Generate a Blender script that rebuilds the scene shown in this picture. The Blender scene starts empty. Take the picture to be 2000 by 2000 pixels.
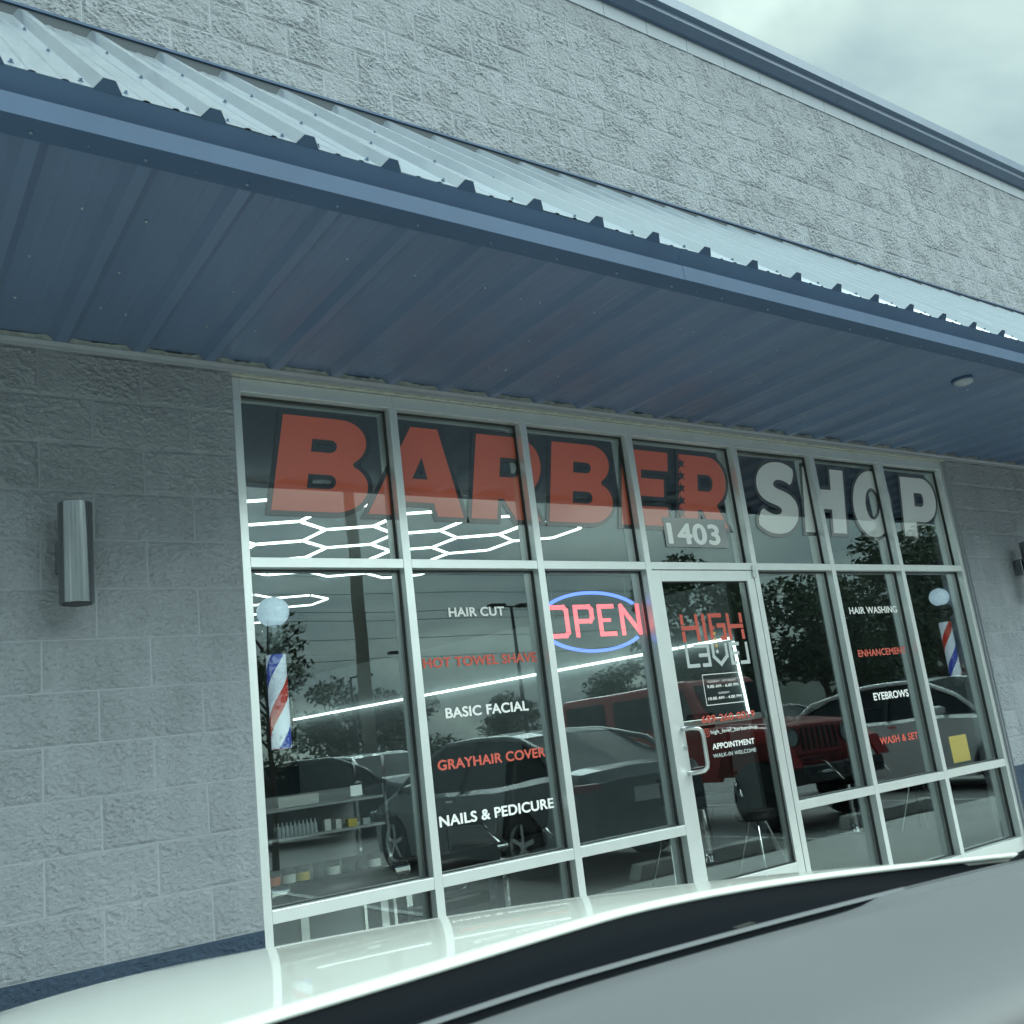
import bpy, bmesh, math, random
from mathutils import Vector, Matrix, noise as mnoise
random.seed(7)
S = bpy.context.scene
C = S.collection
PI = math.pi

# ------------------------------------------------------------------ camera
F, PPY = 1865.5535, 1038.07
RT = Vector((0.81985315, -0.5601217, -0.11876232))
DN = Vector((0.02669065, 0.24457934, -0.96926186))
FW = Vector((0.57195141, 0.79148255, 0.21546915))
CAM = Vector((-0.6322, -4.0485, 1.2259))
cd = bpy.data.cameras.new('camera')
cam = bpy.data.objects.new('camera', cd); C.objects.link(cam)
cd.sensor_width = 36; cd.lens = 36*F/2000; cd.shift_y = (PPY-1000)/2000
cd.clip_start = 0.02; cd.clip_end = 1500
cd.dof.use_dof = True; cd.dof.focus_distance = 5.5; cd.dof.aperture_fstop = 9.5
cam.matrix_world = Matrix(((RT.x, -DN.x, -FW.x, CAM.x), (RT.y, -DN.y, -FW.y, CAM.y), (RT.z, -DN.z, -FW.z, CAM.z), (0, 0, 0, 1)))
S.camera = cam

# ------------------------------------------------------------------ sky, sun, exposure
SUN_EL, SUN_AZ = math.radians(48), math.radians(150)      # azimuth clockwise from +Y
W = bpy.data.worlds.new('World'); S.world = W; W.use_nodes = True
wt = W.node_tree; wn = wt.nodes; wl = wt.links
for n in list(wn): wn.remove(n)
wout = wn.new('ShaderNodeOutputWorld'); bg = wn.new('ShaderNodeBackground'); wl.new(bg.outputs[0], wout.inputs[0])
sky = wn.new('ShaderNodeTexSky'); sky.sky_type = 'NISHITA'; sky.sun_disc = False
sky.sun_elevation = SUN_EL; sky.sun_rotation = SUN_AZ; sky.air_density = 1.2; sky.dust_density = 2.0
tc = wn.new('ShaderNodeTexCoord'); sep = wn.new('ShaderNodeSeparateXYZ'); wl.new(tc.outputs['Generated'], sep.inputs[0])
mx = wn.new('ShaderNodeMath'); mx.operation = 'MAXIMUM'; mx.inputs[1].default_value = 0.0; wl.new(sep.outputs[2], mx.inputs[0])
ad = wn.new('ShaderNodeMath'); ad.operation = 'ADD'; ad.inputs[1].default_value = 0.22; wl.new(mx.outputs[0], ad.inputs[0])
dvx = wn.new('ShaderNodeMath'); dvx.operation = 'DIVIDE'; wl.new(sep.outputs[0], dvx.inputs[0]); wl.new(ad.outputs[0], dvx.inputs[1])
dvy = wn.new('ShaderNodeMath'); dvy.operation = 'DIVIDE'; wl.new(sep.outputs[1], dvy.inputs[0]); wl.new(ad.outputs[0], dvy.inputs[1])
cmb = wn.new('ShaderNodeCombineXYZ'); wl.new(dvx.outputs[0], cmb.inputs[0]); wl.new(dvy.outputs[0], cmb.inputs[1])
n1 = wn.new('ShaderNodeTexNoise'); n1.inputs['Scale'].default_value = 1.5; n1.inputs['Detail'].default_value = 7; n1.inputs['Roughness'].default_value = 0.52; n1.inputs['Distortion'].default_value = 0.35
wl.new(cmb.outputs[0], n1.inputs['Vector'])
cr = wn.new('ShaderNodeValToRGB'); wl.new(n1.outputs['Fac'], cr.inputs[0])
e = cr.color_ramp.elements
e[0].position = 0.36; e[0].color = (0.285, 0.32, 0.34, 1)
e[1].position = 0.72; e[1].color = (0.86, 0.86, 0.785, 1)
e2 = cr.color_ramp.elements.new(0.54); e2.color = (0.505, 0.525, 0.485, 1)
sk = wn.new('ShaderNodeMix'); sk.data_type = 'RGBA'; sk.blend_type = 'MULTIPLY'; sk.inputs[0].default_value = 1
wl.new(sky.outputs[0], sk.inputs[6]); sk.inputs[7].default_value = (0.1, 0.1, 0.1, 1)
ms = wn.new('ShaderNodeMix'); ms.data_type = 'RGBA'; ms.inputs[0].default_value = 0.90
wl.new(sk.outputs[2], ms.inputs[6]); wl.new(cr.outputs[0], ms.inputs[7])
wl.new(ms.outputs[2], bg.inputs[0]); bg.inputs[1].default_value = 1.0
sd = bpy.data.lights.new('sun', 'SUN'); sd.energy = 2.9; sd.angle = math.radians(60); sd.color = (1, 0.97, 0.92)
so = bpy.data.objects.new('sun', sd); C.objects.link(so)
sv = Vector((math.sin(SUN_AZ)*math.cos(SUN_EL), math.cos(SUN_AZ)*math.cos(SUN_EL), math.sin(SUN_EL)))
so.rotation_euler = sv.to_track_quat('Z', 'Y').to_euler(); so.location = (0, -10, 30)
vs = S.view_settings; S.display_settings.display_device = 'sRGB'
vs.view_transform = 'Standard'; vs.look = 'None'; vs.exposure = 0.96; vs.gamma = 1; vs.use_curve_mapping = False
cy = S.cycles
cy.max_bounces = 10; cy.transparent_max_bounces = 40; cy.diffuse_bounces = 4; cy.glossy_bounces = 6; cy.transmission_bounces = 8
cy.use_denoising = True; cy.caustics_reflective = False; cy.caustics_refractive = False; cy.sample_clamp_indirect = 6
try: cy.denoiser = 'OPENIMAGEDENOISE'
except Exception: pass

# ------------------------------------------------------------------ materials
def mat(name, col, rough=0.5, metal=0.0, bump=None, var=0.0, vscale=6.0, coat=0.0, emit=None, estr=0.0, spec=0.5, obj_rand=0.0, coords='Object', stretch=None, rvar=0.0):
    m = bpy.data.materials.new(name); m.use_nodes = True
    nt = m.node_tree; N = nt.nodes; L = nt.links; b = N['Principled BSDF']
    b.inputs['Base Color'].default_value = (*col, 1); b.inputs['Roughness'].default_value = rough
    b.inputs['Metallic'].default_value = metal; b.inputs['Coat Weight'].default_value = coat; b.inputs['Coat Roughness'].default_value = 0.03
    b.inputs['Specular IOR Level'].default_value = spec
    t = N.new('ShaderNodeTexCoord'); vec = t.outputs[coords]
    if stretch:
        mp = N.new('ShaderNodeMapping'); mp.inputs['Scale'].default_value = stretch; L.new(vec, mp.inputs[0]); vec = mp.outputs[0]
    oi = None
    if obj_rand or (bump and len(bump) > 3 and bump[3]):
        oi = N.new('ShaderNodeObjectInfo')
        sc = N.new('ShaderNodeVectorMath'); sc.operation = 'SCALE'; sc.inputs[0].default_value = (37.1, 53.3, 71.7); L.new(oi.outputs['Random'], sc.inputs['Scale'])
        av = N.new('ShaderNodeVectorMath'); av.operation = 'ADD'; L.new(vec, av.inputs[0]); L.new(sc.outputs[0], av.inputs[1]); vec = av.outputs[0]
    if var:
        n = N.new('ShaderNodeTexNoise'); n.inputs['Scale'].default_value = vscale; n.inputs['Detail'].default_value = 6; n.inputs['Roughness'].default_value = 0.6; L.new(vec, n.inputs['Vector'])
        r = N.new('ShaderNodeMapRange'); r.inputs['From Min'].default_value = 0.3; r.inputs['From Max'].default_value = 0.7
        r.inputs['To Min'].default_value = 1-var; r.inputs['To Max'].default_value = 1+var; L.new(n.outputs['Fac'], r.inputs['Value'])
        k = r.outputs[0]
        if obj_rand:
            r2 = N.new('ShaderNodeMapRange'); r2.inputs['To Min'].default_value = 1-obj_rand; r2.inputs['To Max'].default_value = 1+obj_rand; L.new(oi.outputs['Random'], r2.inputs['Value'])
            mm = N.new('ShaderNodeMath'); mm.operation = 'MULTIPLY'; L.new(k, mm.inputs[0]); L.new(r2.outputs[0], mm.inputs[1]); k = mm.outputs[0]
        v = N.new('ShaderNodeVectorMath'); v.operation = 'SCALE'; v.inputs[0].default_value = col; L.new(k, v.inputs['Scale']); L.new(v.outputs[0], b.inputs['Base Color'])
        if rvar:
            r3 = N.new('ShaderNodeMapRange'); r3.inputs['From Min'].default_value = 0.3; r3.inputs['From Max'].default_value = 0.7
            r3.inputs['To Min'].default_value = max(0.02, rough-rvar); r3.inputs['To Max'].default_value = rough+rvar; L.new(n.outputs['Fac'], r3.inputs['Value']); L.new(r3.outputs[0], b.inputs['Roughness'])
    if bump:
        nb = N.new('ShaderNodeTexNoise'); nb.inputs['Scale'].default_value = bump[0]; nb.inputs['Detail'].default_value = 8; nb.inputs['Roughness'].default_value = 0.62; L.new(vec, nb.inputs['Vector'])
        bm_ = N.new('ShaderNodeBump'); bm_.inputs['Strength'].default_value = bump[1]; bm_.inputs['Distance'].default_value = bump[2]; L.new(nb.outputs['Fac'], bm_.inputs['Height']); L.new(bm_.outputs[0], b.inputs['Normal'])
    if emit:
        b.inputs['Emission Color'].default_value = (*emit, 1); b.inputs['Emission Strength'].default_value = estr
    return m

def clear_mat(name, tint, f0, extra=None):
    """a pane face: tinted transparent plus mirror reflection by angle"""
    m = bpy.data.materials.new(name); m.use_nodes = True
    nt = m.node_tree; N = nt.nodes; L = nt.links
    for n in list(N): N.remove(n)
    o = N.new('ShaderNodeOutputMaterial'); tr = N.new('ShaderNodeBsdfTransparent'); tr.inputs[0].default_value = (*tint, 1)
    gl = N.new('ShaderNodeBsdfGlossy'); gl.inputs['Roughness'].default_value = 0.0; gl.inputs[0].default_value = (0.84, 0.97, 1.0, 1)
    lw = N.new('ShaderNodeLayerWeight'); lw.inputs[0].default_value = 0.5
    p = N.new('ShaderNodeMath'); p.operation = 'POWER'; p.inputs[1].default_value = 5; L.new(lw.outputs['Facing'], p.inputs[0])
    q = N.new('ShaderNodeMath'); q.operation = 'MULTIPLY_ADD'; q.inputs[1].default_value = 1-f0; q.inputs[2].default_value = f0; L.new(p.outputs[0], q.inputs[0])
    mixn = N.new('ShaderNodeMixShader'); L.new(q.outputs[0], mixn.inputs[0]); L.new(tr.outputs[0], mixn.inputs[1]); L.new(gl.outputs[0], mixn.inputs[2])
    L.new(mixn.outputs[0], o.inputs[0])
    if extra:
        tcn = N.new('ShaderNodeTexCoord'); nb = N.new('ShaderNodeTexNoise'); nb.inputs['Scale'].default_value = 1.3; nb.inputs['Detail'].default_value = 1; L.new(tcn.outputs['Object'], nb.inputs['Vector'])
        bm_ = N.new('ShaderNodeBump'); bm_.inputs['Strength'].default_value = extra; bm_.inputs['Distance'].default_value = 0.004; L.new(nb.outputs['Fac'], bm_.inputs['Height']); L.new(bm_.outputs[0], gl.inputs['Normal'])
    return m

# split-face concrete: lumpy relief that differs from block to block
def splitface(name, col):
    m = bpy.data.materials.new(name); m.use_nodes = True
    nt = m.node_tree; N = nt.nodes; L = nt.links; b = N['Principled BSDF']; b.inputs['Roughness'].default_value = 0.75; b.inputs['Specular IOR Level'].default_value = 0.3
    g = N.new('ShaderNodeNewGeometry'); vec = g.outputs['Position']
    mp = N.new('ShaderNodeMapping'); mp.inputs['Scale'].default_value = (0.88, 1, 1.2); mp.inputs['Rotation'].default_value = (0, 0.35, 0); L.new(vec, mp.inputs[0])
    a = N.new('ShaderNodeTexNoise'); a.inputs['Scale'].default_value = 55; a.inputs['Detail'].default_value = 8; a.inputs['Roughness'].default_value = 0.72; a.inputs['Distortion'].default_value = 0.6; L.new(mp.outputs[0], a.inputs['Vector'])
    c = N.new('ShaderNodeTexNoise'); c.noise_type = 'RIDGED_MULTIFRACTAL'; c.inputs['Scale'].default_value = 16; c.inputs['Detail'].default_value = 6; c.inputs['Distortion'].default_value = 0.3; L.new(mp.outputs[0], c.inputs['Vector'])
    s1 = N.new('ShaderNodeMath'); s1.operation = 'MULTIPLY_ADD'; s1.inputs[1].default_value = 0.10; L.new(c.outputs['Fac'], s1.inputs[0]); L.new(a.outputs['Fac'], s1.inputs[2])
    bp = N.new('ShaderNodeBump'); bp.inputs['Strength'].default_value = 1.0; bp.inputs['Distance'].default_value = 0.018; L.new(s1.outputs[0], bp.inputs['Height']); L.new(bp.outputs[0], b.inputs['Normal'])
    d = N.new('ShaderNodeTexNoise'); d.inputs['Scale'].default_value = 3.1; d.inputs['Detail'].default_value = 5; L.new(vec, d.inputs['Vector'])
    oi = N.new('ShaderNodeObjectInfo')
    r = N.new('ShaderNodeMapRange'); r.inputs['From Min'].default_value = 0.3; r.inputs['From Max'].default_value = 0.7; r.inputs['To Min'].default_value = 0.93; r.inputs['To Max'].default_value = 1.05; L.new(d.outputs['Fac'], r.inputs['Value'])
    r2 = N.new('ShaderNodeMapRange'); r2.inputs['To Min'].default_value = 0.96; r2.inputs['To Max'].default_value = 1.04; L.new(oi.outputs['Random'], r2.inputs['Value'])
    # base colour darker in the low pits of the fine bump noise
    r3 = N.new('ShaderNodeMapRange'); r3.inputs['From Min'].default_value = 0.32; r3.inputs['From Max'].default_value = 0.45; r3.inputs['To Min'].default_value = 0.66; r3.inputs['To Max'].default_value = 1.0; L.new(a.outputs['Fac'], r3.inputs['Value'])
    sm_ = N.new('ShaderNodeMapping'); sm_.inputs['Scale'].default_value = (7, 1, 0.5); L.new(vec, sm_.inputs[0])      # faint rain streaks
    sn = N.new('ShaderNodeTexNoise'); sn.inputs['Scale'].default_value = 1.6; sn.inputs['Detail'].default_value = 5; L.new(sm_.outputs[0], sn.inputs['Vector'])
    sr = N.new('ShaderNodeMapRange'); sr.inputs['From Min'].default_value = 0.35; sr.inputs['From Max'].default_value = 0.6; sr.inputs['To Min'].default_value = 0.93; sr.inputs['To Max'].default_value = 1.0; L.new(sn.outputs['Fac'], sr.inputs['Value'])
    m0 = N.new('ShaderNodeMath'); m0.operation = 'MULTIPLY'; L.new(r.outputs[0], m0.inputs[0]); L.new(sr.outputs[0], m0.inputs[1])
    m1 = N.new('ShaderNodeMath'); m1.operation = 'MULTIPLY'; L.new(m0.outputs[0], m1.inputs[0]); L.new(r2.outputs[0], m1.inputs[1])
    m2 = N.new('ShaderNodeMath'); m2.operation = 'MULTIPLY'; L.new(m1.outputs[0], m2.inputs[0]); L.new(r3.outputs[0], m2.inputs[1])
    v = N.new('ShaderNodeVectorMath'); v.operation = 'SCALE'; v.inputs[0].default_value = col; L.new(m2.outputs[0], v.inputs['Scale']); L.new(v.outputs[0], b.inputs['Base Color'])
    return m

M = {}
WALLC = (0.35, 0.38, 0.42)
M['block'] = splitface('split_face_block', WALLC)
M['blue_block'] = splitface('blue_painted_block', (0.05, 0.08, 0.13))
M['mortar'] = mat('mortar', (0.31, 0.335, 0.375), 0.8, var=0.05, bump=(60, 0.4, 0.002))
M['smooth'] = mat('smooth_block', (0.30, 0.34, 0.39), 0.7, var=0.05, vscale=4, bump=(70, 0.4, 0.002))
M['coping'] = mat('blue_coping', (0.092, 0.14, 0.215), 0.45, var=0.08, vscale=5, bump=(160, 0.15, 0.001))
M['awning'] = mat('pale_blue_roof_metal', (0.54, 0.62, 0.71), 0.30, metal=0.55, var=0.05, vscale=3, coat=0.6)
M['fascia'] = mat('blue_fascia', (0.060, 0.102, 0.178), 0.62, spec=0.2, var=0.07, vscale=3, bump=(2.0, 0.2, 0.004))
M['soffit'] = mat('blue_soffit', (0.115, 0.165, 0.265), 0.36, metal=0.1, var=0.12, vscale=1.8, bump=(2.5, 0.2, 0.003), stretch=(1, .3, 1))
M['dark_trim'] = mat('dark_closure', (0.03, 0.045, 0.06), 0.7)
M['screw'] = mat('screw', (0.16, 0.22, 0.30), 0.35, metal=0.6)
M['bright_screw'] = mat('bright_screw', (0.35, 0.4, 0.45), 0.3, metal=0.7)
M['foam'] = mat('foam_closure', (0.42, 0.44, 0.40), 0.9, var=0.25, vscale=30, bump=(60, 0.8, 0.004))
M['frame'] = mat('pale_aluminium', (0.80, 0.84, 0.85), 0.36, metal=0.7, var=0.04, vscale=8, bump=(180, 0.12, 0.0006))
M['gasket'] = mat('gasket', (0.03, 0.035, 0.035), 0.6)
M['glass'] = clear_mat('shop_glass', (0.93, 0.95, 0.94), 0.115, 0.3)
M['windshield'] = None
M['red_vinyl'] = mat('red_vinyl', (0.72, 0.145, 0.085), 0.5)
M['white_vinyl'] = mat('white_vinyl', (0.80, 0.83, 0.82), 0.5)
M['white_out'] = mat('white_lettering', (0.86, 0.86, 0.86), 0.5)
M['red_out'] = mat('red_lettering', (0.60, 0.10, 0.07), 0.5)
M['black_vinyl'] = mat('black_vinyl', (0.03, 0.04, 0.045), 0.5)
M['grey_vinyl'] = mat('grey_vinyl', (0.50, 0.54, 0.55), 0.5)
M['gold_vinyl'] = mat('gold_vinyl', (0.65, 0.38, 0.12), 0.5)
M['sconce'] = mat('brushed_sconce', (0.20, 0.22, 0.235), 0.12, metal=0.85, var=0.15, vscale=5, stretch=(8, 8, .6))
M['steel'] = mat('brushed_steel', (0.62, 0.64, 0.64), 0.28, metal=0.95)
M['chrome'] = mat('chrome', (0.85, 0.87, 0.88), 0.06, metal=1.0)
M['asphalt'] = mat('asphalt', (0.27, 0.27, 0.26), 0.85, var=0.2, vscale=0.7, bump=(90, 0.6, 0.006))
M['concrete'] = mat('concrete', (0.60, 0.60, 0.57), 0.85, var=0.12, vscale=1.3, bump=(40, 0.4, 0.003))
M['line'] = mat('line_paint', (0.68, 0.68, 0.66), 0.7, var=0.15, vscale=5)
M['grass'] = mat('grass', (0.06, 0.10, 0.035), 0.95, var=0.4, vscale=2, bump=(30, 1.0, 0.03))
M['leaf'] = mat('leaf', (0.085, 0.115, 0.065), 0.7, var=0.35, vscale=0.9)
M['bark'] = mat('bark', (0.08, 0.065, 0.05), 0.9, var=0.3, vscale=7)
M['pole'] = mat('concrete_pole', (0.30, 0.28, 0.24), 0.85, var=0.1)
M['dark_metal'] = mat('dark_metal', (0.06, 0.065, 0.06), 0.5, metal=0.4)
M['rubber'] = mat('rubber', (0.02, 0.02, 0.02), 0.8)
M['car_glass'] = mat('car_glass', (0.035, 0.042, 0.046), 0.3, spec=0.03)
M['plastic'] = mat('black_plastic', (0.018, 0.02, 0.024), 0.42, bump=(200, 0.2, 0.001))
M['led'] = mat('led_tube', (0.9, 0.9, 0.9), 0.4, emit=(1.0, 1.0, 0.94), estr=2.6)
M['neon_red'] = mat('neon_red', (0.3, 0.02, 0.02), 0.4, emit=(1.0, 0.12, 0.15), estr=1.35)
M['neon_blue'] = mat('neon_blue', (0.02, 0.05, 0.3), 0.4, emit=(0.13, 0.21, 1.0), estr=1.3)
M['int_wall'] = mat('interior_wall', (0.26, 0.31, 0.33), 0.8, var=0.1)
M['int_floor'] = mat('interior_floor', (0.16, 0.16, 0.16), 0.35, var=0.15)
M['int_ceiling'] = mat('interior_ceiling', (0.10, 0.11, 0.12), 0.9)
M['leather'] = mat('black_leather', (0.02, 0.02, 0.022), 0.35, bump=(80, 0.3, 0.002))
M['orange'] = mat('tan_leather', (0.12, 0.045, 0.02), 0.5, var=0.2)
M['jar'] = mat('dark_jar', (0.03, 0.03, 0.035), 0.25)
M['bottle'] = mat('clear_bottle', (0.40, 0.45, 0.48), 0.15)
M['lab_y'] = mat('yellow_label', (0.55, 0.42, 0.08), 0.6)
M['lab_o'] = mat('orange_label', (0.50, 0.14, 0.05), 0.6)
M['lab_w'] = mat('white_label', (0.6, 0.62, 0.6), 0.6)
M['paper'] = mat('paper', (0.70, 0.74, 0.78), 0.8)
M['yellow_paper'] = mat('yellow_paper', (0.72, 0.50, 0.06), 0.8)
M['shelf'] = mat('shelf_board', (0.30, 0.33, 0.34), 0.4)
M['globe'] = mat('white_globe', (0.62, 0.70, 0.78), 0.25, emit=(0.6, 0.7, 0.85), estr=0.36, var=0.30, vscale=22, coat=0.3)
M['hood_paint'] = mat('white_pearl_paint', (0.70, 0.73, 0.69), 0.45, coat=0.8, spec=0.25, var=0.015, vscale=4, bump=(300, 0.02, 0.0004))
M['dash'] = mat('grey_dash_vinyl', (0.175, 0.185, 0.20), 0.55, var=0.03, vscale=3, bump=(350, 0.25, 0.0006))
M['gloss_black'] = mat('cowl_black', (0.004, 0.006, 0.009), 0.7, spec=0.08)
M['headliner'] = mat('headliner', (0.30, 0.30, 0.29), 0.9)

M['grey_film'] = mat('grey_film', (0.11, 0.14, 0.15), 0.5)
for k_ in ('red_vinyl', 'white_vinyl', 'black_vinyl', 'grey_film'):      # glossy laminate, as mirror-like as the glass beside it
    p_ = M[k_].node_tree.nodes['Principled BSDF']; p_.inputs['Coat Weight'].default_value = 1.0; p_.inputs['Coat IOR'].default_value = 2.15; p_.inputs['Coat Roughness'].default_value = 0.0
M['bright_vinyl'] = mat('bright_vinyl', (0.9, 0.92, 0.92), 0.5, coat=1.0); M['bright_vinyl'].node_tree.nodes['Principled BSDF'].inputs['Coat IOR'].default_value = 2.6
M['pale_print'] = mat('pale_print', (0.72, 0.75, 0.74), 0.5)
def wm():
    m = bpy.data.materials.new('windshield_glass'); m.use_nodes = True
    N = m.node_tree.nodes; L = m.node_tree.links
    for n in list(N): N.remove(n)
    o = N.new('ShaderNodeOutputMaterial'); t = N.new('ShaderNodeBsdfTransparent'); t.inputs[0].default_value = (0.915, 0.966, 0.966, 1); L.new(t.outputs[0], o.inputs[0]); return m
M['windshield'] = wm()

# stripes of a barber pole, wound round the tube
def pole_mat(name, phase, lit):
    m = bpy.data.materials.new(name); m.use_nodes = True
    N = m.node_tree.nodes; L = m.node_tree.links; b = N['Principled BSDF']; b.inputs['Roughness'].default_value = 0.3; b.inputs['Coat Weight'].default_value = 0.5
    t = N.new('ShaderNodeTexCoord'); s = N.new('ShaderNodeSeparateXYZ'); L.new(t.outputs['Object'], s.inputs[0])
    a = N.new('ShaderNodeMath'); a.operation = 'ARCTAN2'; L.new(s.outputs[1], a.inputs[0]); L.new(s.outputs[0], a.inputs[1])
    k = N.new('ShaderNodeMath'); k.operation = 'MULTIPLY'; k.inputs[1].default_value = 1/(2*PI); L.new(a.outputs[0], k.inputs[0])
    z = N.new('ShaderNodeMath'); z.operation = 'MULTIPLY_ADD'; z.inputs[1].default_value = -2.25; z.inputs[2].default_value = phase; L.new(s.outputs[2], z.inputs[0])
    u = N.new('ShaderNodeMath'); u.operation = 'ADD'; L.new(k.outputs[0], u.inputs[0]); L.new(z.outputs[0], u.inputs[1])
    f = N.new('ShaderNodeMath'); f.operation = 'FRACT'; L.new(u.outputs[0], f.inputs[0])
    r = N.new('ShaderNodeValToRGB'); r.color_ramp.interpolation = 'CONSTANT'; L.new(f.outputs[0], r.inputs[0])
    el = r.color_ramp.elements; el[0].position = 0; el[0].color = (0.70, 0.75, 0.88, 1); el[1].position = 0.29; el[1].color = (0.50, 0.03, 0.02, 1)
    x = el.new(0.5); x.color = (0.70, 0.75, 0.88, 1); x = el.new(0.79); x.color = (0.04, 0.06, 0.42, 1)
    L.new(r.outputs[0], b.inputs['Base Color']); L.new(r.outputs[0], b.inputs['Emission Color']); b.inputs['Emission Strength'].default_value = lit
    return m

# ------------------------------------------------------------------ mesh helpers
class MB:
    def __init__(s): s.v = []; s.f = []; s.m = []
    def box(s, x0, x1, y0, y1, z0, z1, mi=0):
        b = len(s.v); s.v += [(x, y, z) for x in (x0, x1) for y in (y0, y1) for z in (z0, z1)]
        for q in ((0, 1, 3, 2), (4, 6, 7, 5), (0, 4, 5, 1), (2, 3, 7, 6), (0, 2, 6, 4), (1, 5, 7, 3)): s.f.append([b+i for i in q]); s.m.append(mi)
        return s
    def obox(s, c, dx, dy, dz, mi=0):
        c = Vector(c); b = len(s.v)
        for i in (-1, 1):
            for j in (-1, 1):
                for k in (-1, 1): s.v.append(tuple(c+Vector(dx)*i+Vector(dy)*j+Vector(dz)*k))
        for q in ((0, 1, 3, 2), (4, 6, 7, 5), (0, 4, 5, 1), (2, 3, 7, 6), (0, 2, 6, 4), (1, 5, 7, 3)): s.f.append([b+i for i in q]); s.m.append(mi)
        return s
    def tube(s, pts, r, n=10, mi=0, cap=True):
        pts = [Vector(p) for p in pts]; b = len(s.v); rs = r if isinstance(r, (list, tuple)) else [r]*len(pts)
        up = None
        for i, p in enumerate(pts):
            t = (pts[min(i+1, len(pts)-1)]-pts[max(i-1, 0)]).normalized()
            if up is None:
                up = Vector((0, 0, 1)) if abs(t.z) < 0.9 else Vector((1, 0, 0))
            a = t.cross(up).normalized(); c = a.cross(t).normalized(); up = c
            for k in range(n):
                w = 2*PI*k/n; s.v.append(tuple(p+(a*math.cos(w)+c*math.sin(w))*rs[i]))
        for i in range(len(pts)-1):
            for k in range(n):
                k2 = (k+1) % n; s.f.append([b+i*n+k, b+i*n+k2, b+(i+1)*n+k2, b+(i+1)*n+k]); s.m.append(mi)
        if cap:
            s.f.append([b+k for k in reversed(range(n))]); s.m.append(mi)
            s.f.append([b+(len(pts)-1)*n+k for k in range(n)]); s.m.append(mi)
        return s
    def lathe(s, prof, n=24, c=(0, 0, 0), axis='z', mi=0):
        b = len(s.v)
        for (r, h) in prof:
            for k in range(n):
                w = 2*PI*k/n; a, d = r*math.cos(w), r*math.sin(w)
                s.v.append((c[0]+a, c[1]+d, c[2]+h) if axis == 'z' else ((c[0]+h, c[1]+a, c[2]+d) if axis == 'x' else (c[0]+a, c[1]+h, c[2]+d)))
        for i in range(len(prof)-1):
            for k in range(n):
                k2 = (k+1) % n; q = [b+i*n+k, b+i*n+k2, b+(i+1)*n+k2, b+(i+1)*n+k]; s.f.append(q if axis != 'y' else q[::-1]); s.m.append(mi)
        return s
    def sphere(s, c, r, n=20, mi=0, sz=1):
        return s.lathe([(max(1e-4, r*math.sin(PI*i/12)), -r*sz*math.cos(PI*i/12)) for i in range(13)], n, c, 'z', mi)
    def prism(s, poly, y0, y1, mi=0):
        """polygon in x,z extruded along y"""
        b = len(s.v); n = len(poly)
        s.v += [(x, y0, z) for x, z in poly]+[(x, y1, z) for x, z in poly]
        s.f.append([b+i for i in range(n)]); s.m.append(mi); s.f.append([b+n+i for i in reversed(range(n))]); s.m.append(mi)
        for i in range(n):
            j = (i+1) % n; s.f.append([b+j, b+i, b+n+i, b+n+j]); s.m.append(mi)
        return s
    def grid(s, fn, us, vs_, mi=0, closed=False):
        b = len(s.v); nu, nv = len(us), len(vs_)
        for u in us:
            for v in vs_: s.v.append(tuple(fn(u, v)))
        for i in range(nu-1):
            for j in range(nv-1): s.f.append([b+i*nv+j, b+(i+1)*nv+j, b+(i+1)*nv+j+1, b+i*nv+j+1]); s.m.append(mi)
        return s
    def mesh(s, name, mats, smooth=False, fix=True):
        me = bpy.data.meshes.new(name); me.from_pydata(s.v, [], s.f)
        for k in (mats if isinstance(mats, (list, tuple)) else [mats]): me.materials.append(k)
        me.polygons.foreach_set('material_index', s.m)
        if smooth: me.polygons.foreach_set('use_smooth', [True]*len(s.f))
        if fix:
            bm = bmesh.new(); bm.from_mesh(me); bmesh.ops.recalc_face_normals(bm, faces=bm.faces); bm.to_mesh(me); bm.free()
        me.update(); return me
    def build(s, name, mats, parent=None, smooth=False, bevel=0, loc=None, rz=0, label=None, kind=None, fix=True):
        return link(name, s.mesh(name, mats, smooth, fix), parent, bevel, loc, rz, label, kind)

def link(name, me, parent=None, bevel=0, loc=None, rz=0, label=None, kind=None):
    o = bpy.data.objects.new(name, me); C.objects.link(o)
    if parent:
        o.parent = parent
        if loc is None: o.location = -parent_world(parent)
        else: o.location = loc
    elif loc is not None: o.location = loc
    o.rotation_euler.z = rz
    if bevel:
        b = o.modifiers.new('bevel', 'BEVEL'); b.width = bevel; b.segments = 2; b.limit_method = 'ANGLE'
    if label: o['label'] = label
    if kind: o['kind'] = kind
    return o
def parent_world(p):
    v = Vector((0, 0, 0))
    while p: v += p.location; p = p.parent
    return v
def thing(name, label, cat, loc=(0, 0, 0), rz=0, group=None):
    o = bpy.data.objects.new(name, None); C.objects.link(o); o.location = loc; o.rotation_euler.z = rz; o.empty_display_size = .1
    o['label'] = label; o['category'] = cat
    if group: o['group'] = group
    return o
def tag(o, label, cat, group=None):
    o['label'] = label; o['category'] = cat
    if group: o['group'] = group
    return o
def struct(o): o['kind'] = 'structure'; return o
def dup(root, loc, rz=None, label=None, group=None):
    r = root.copy(); C.objects.link(r); r.location = loc
    if rz is not None: r.rotation_euler.z = rz
    if label: r['label'] = label
    if group: r['group'] = group
    for ch in list(root.children):
        c = ch.copy(); C.objects.link(c); c.parent = r
        for g in list(ch.children):
            d = g.copy(); C.objects.link(d); d.parent = c
    return r
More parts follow.
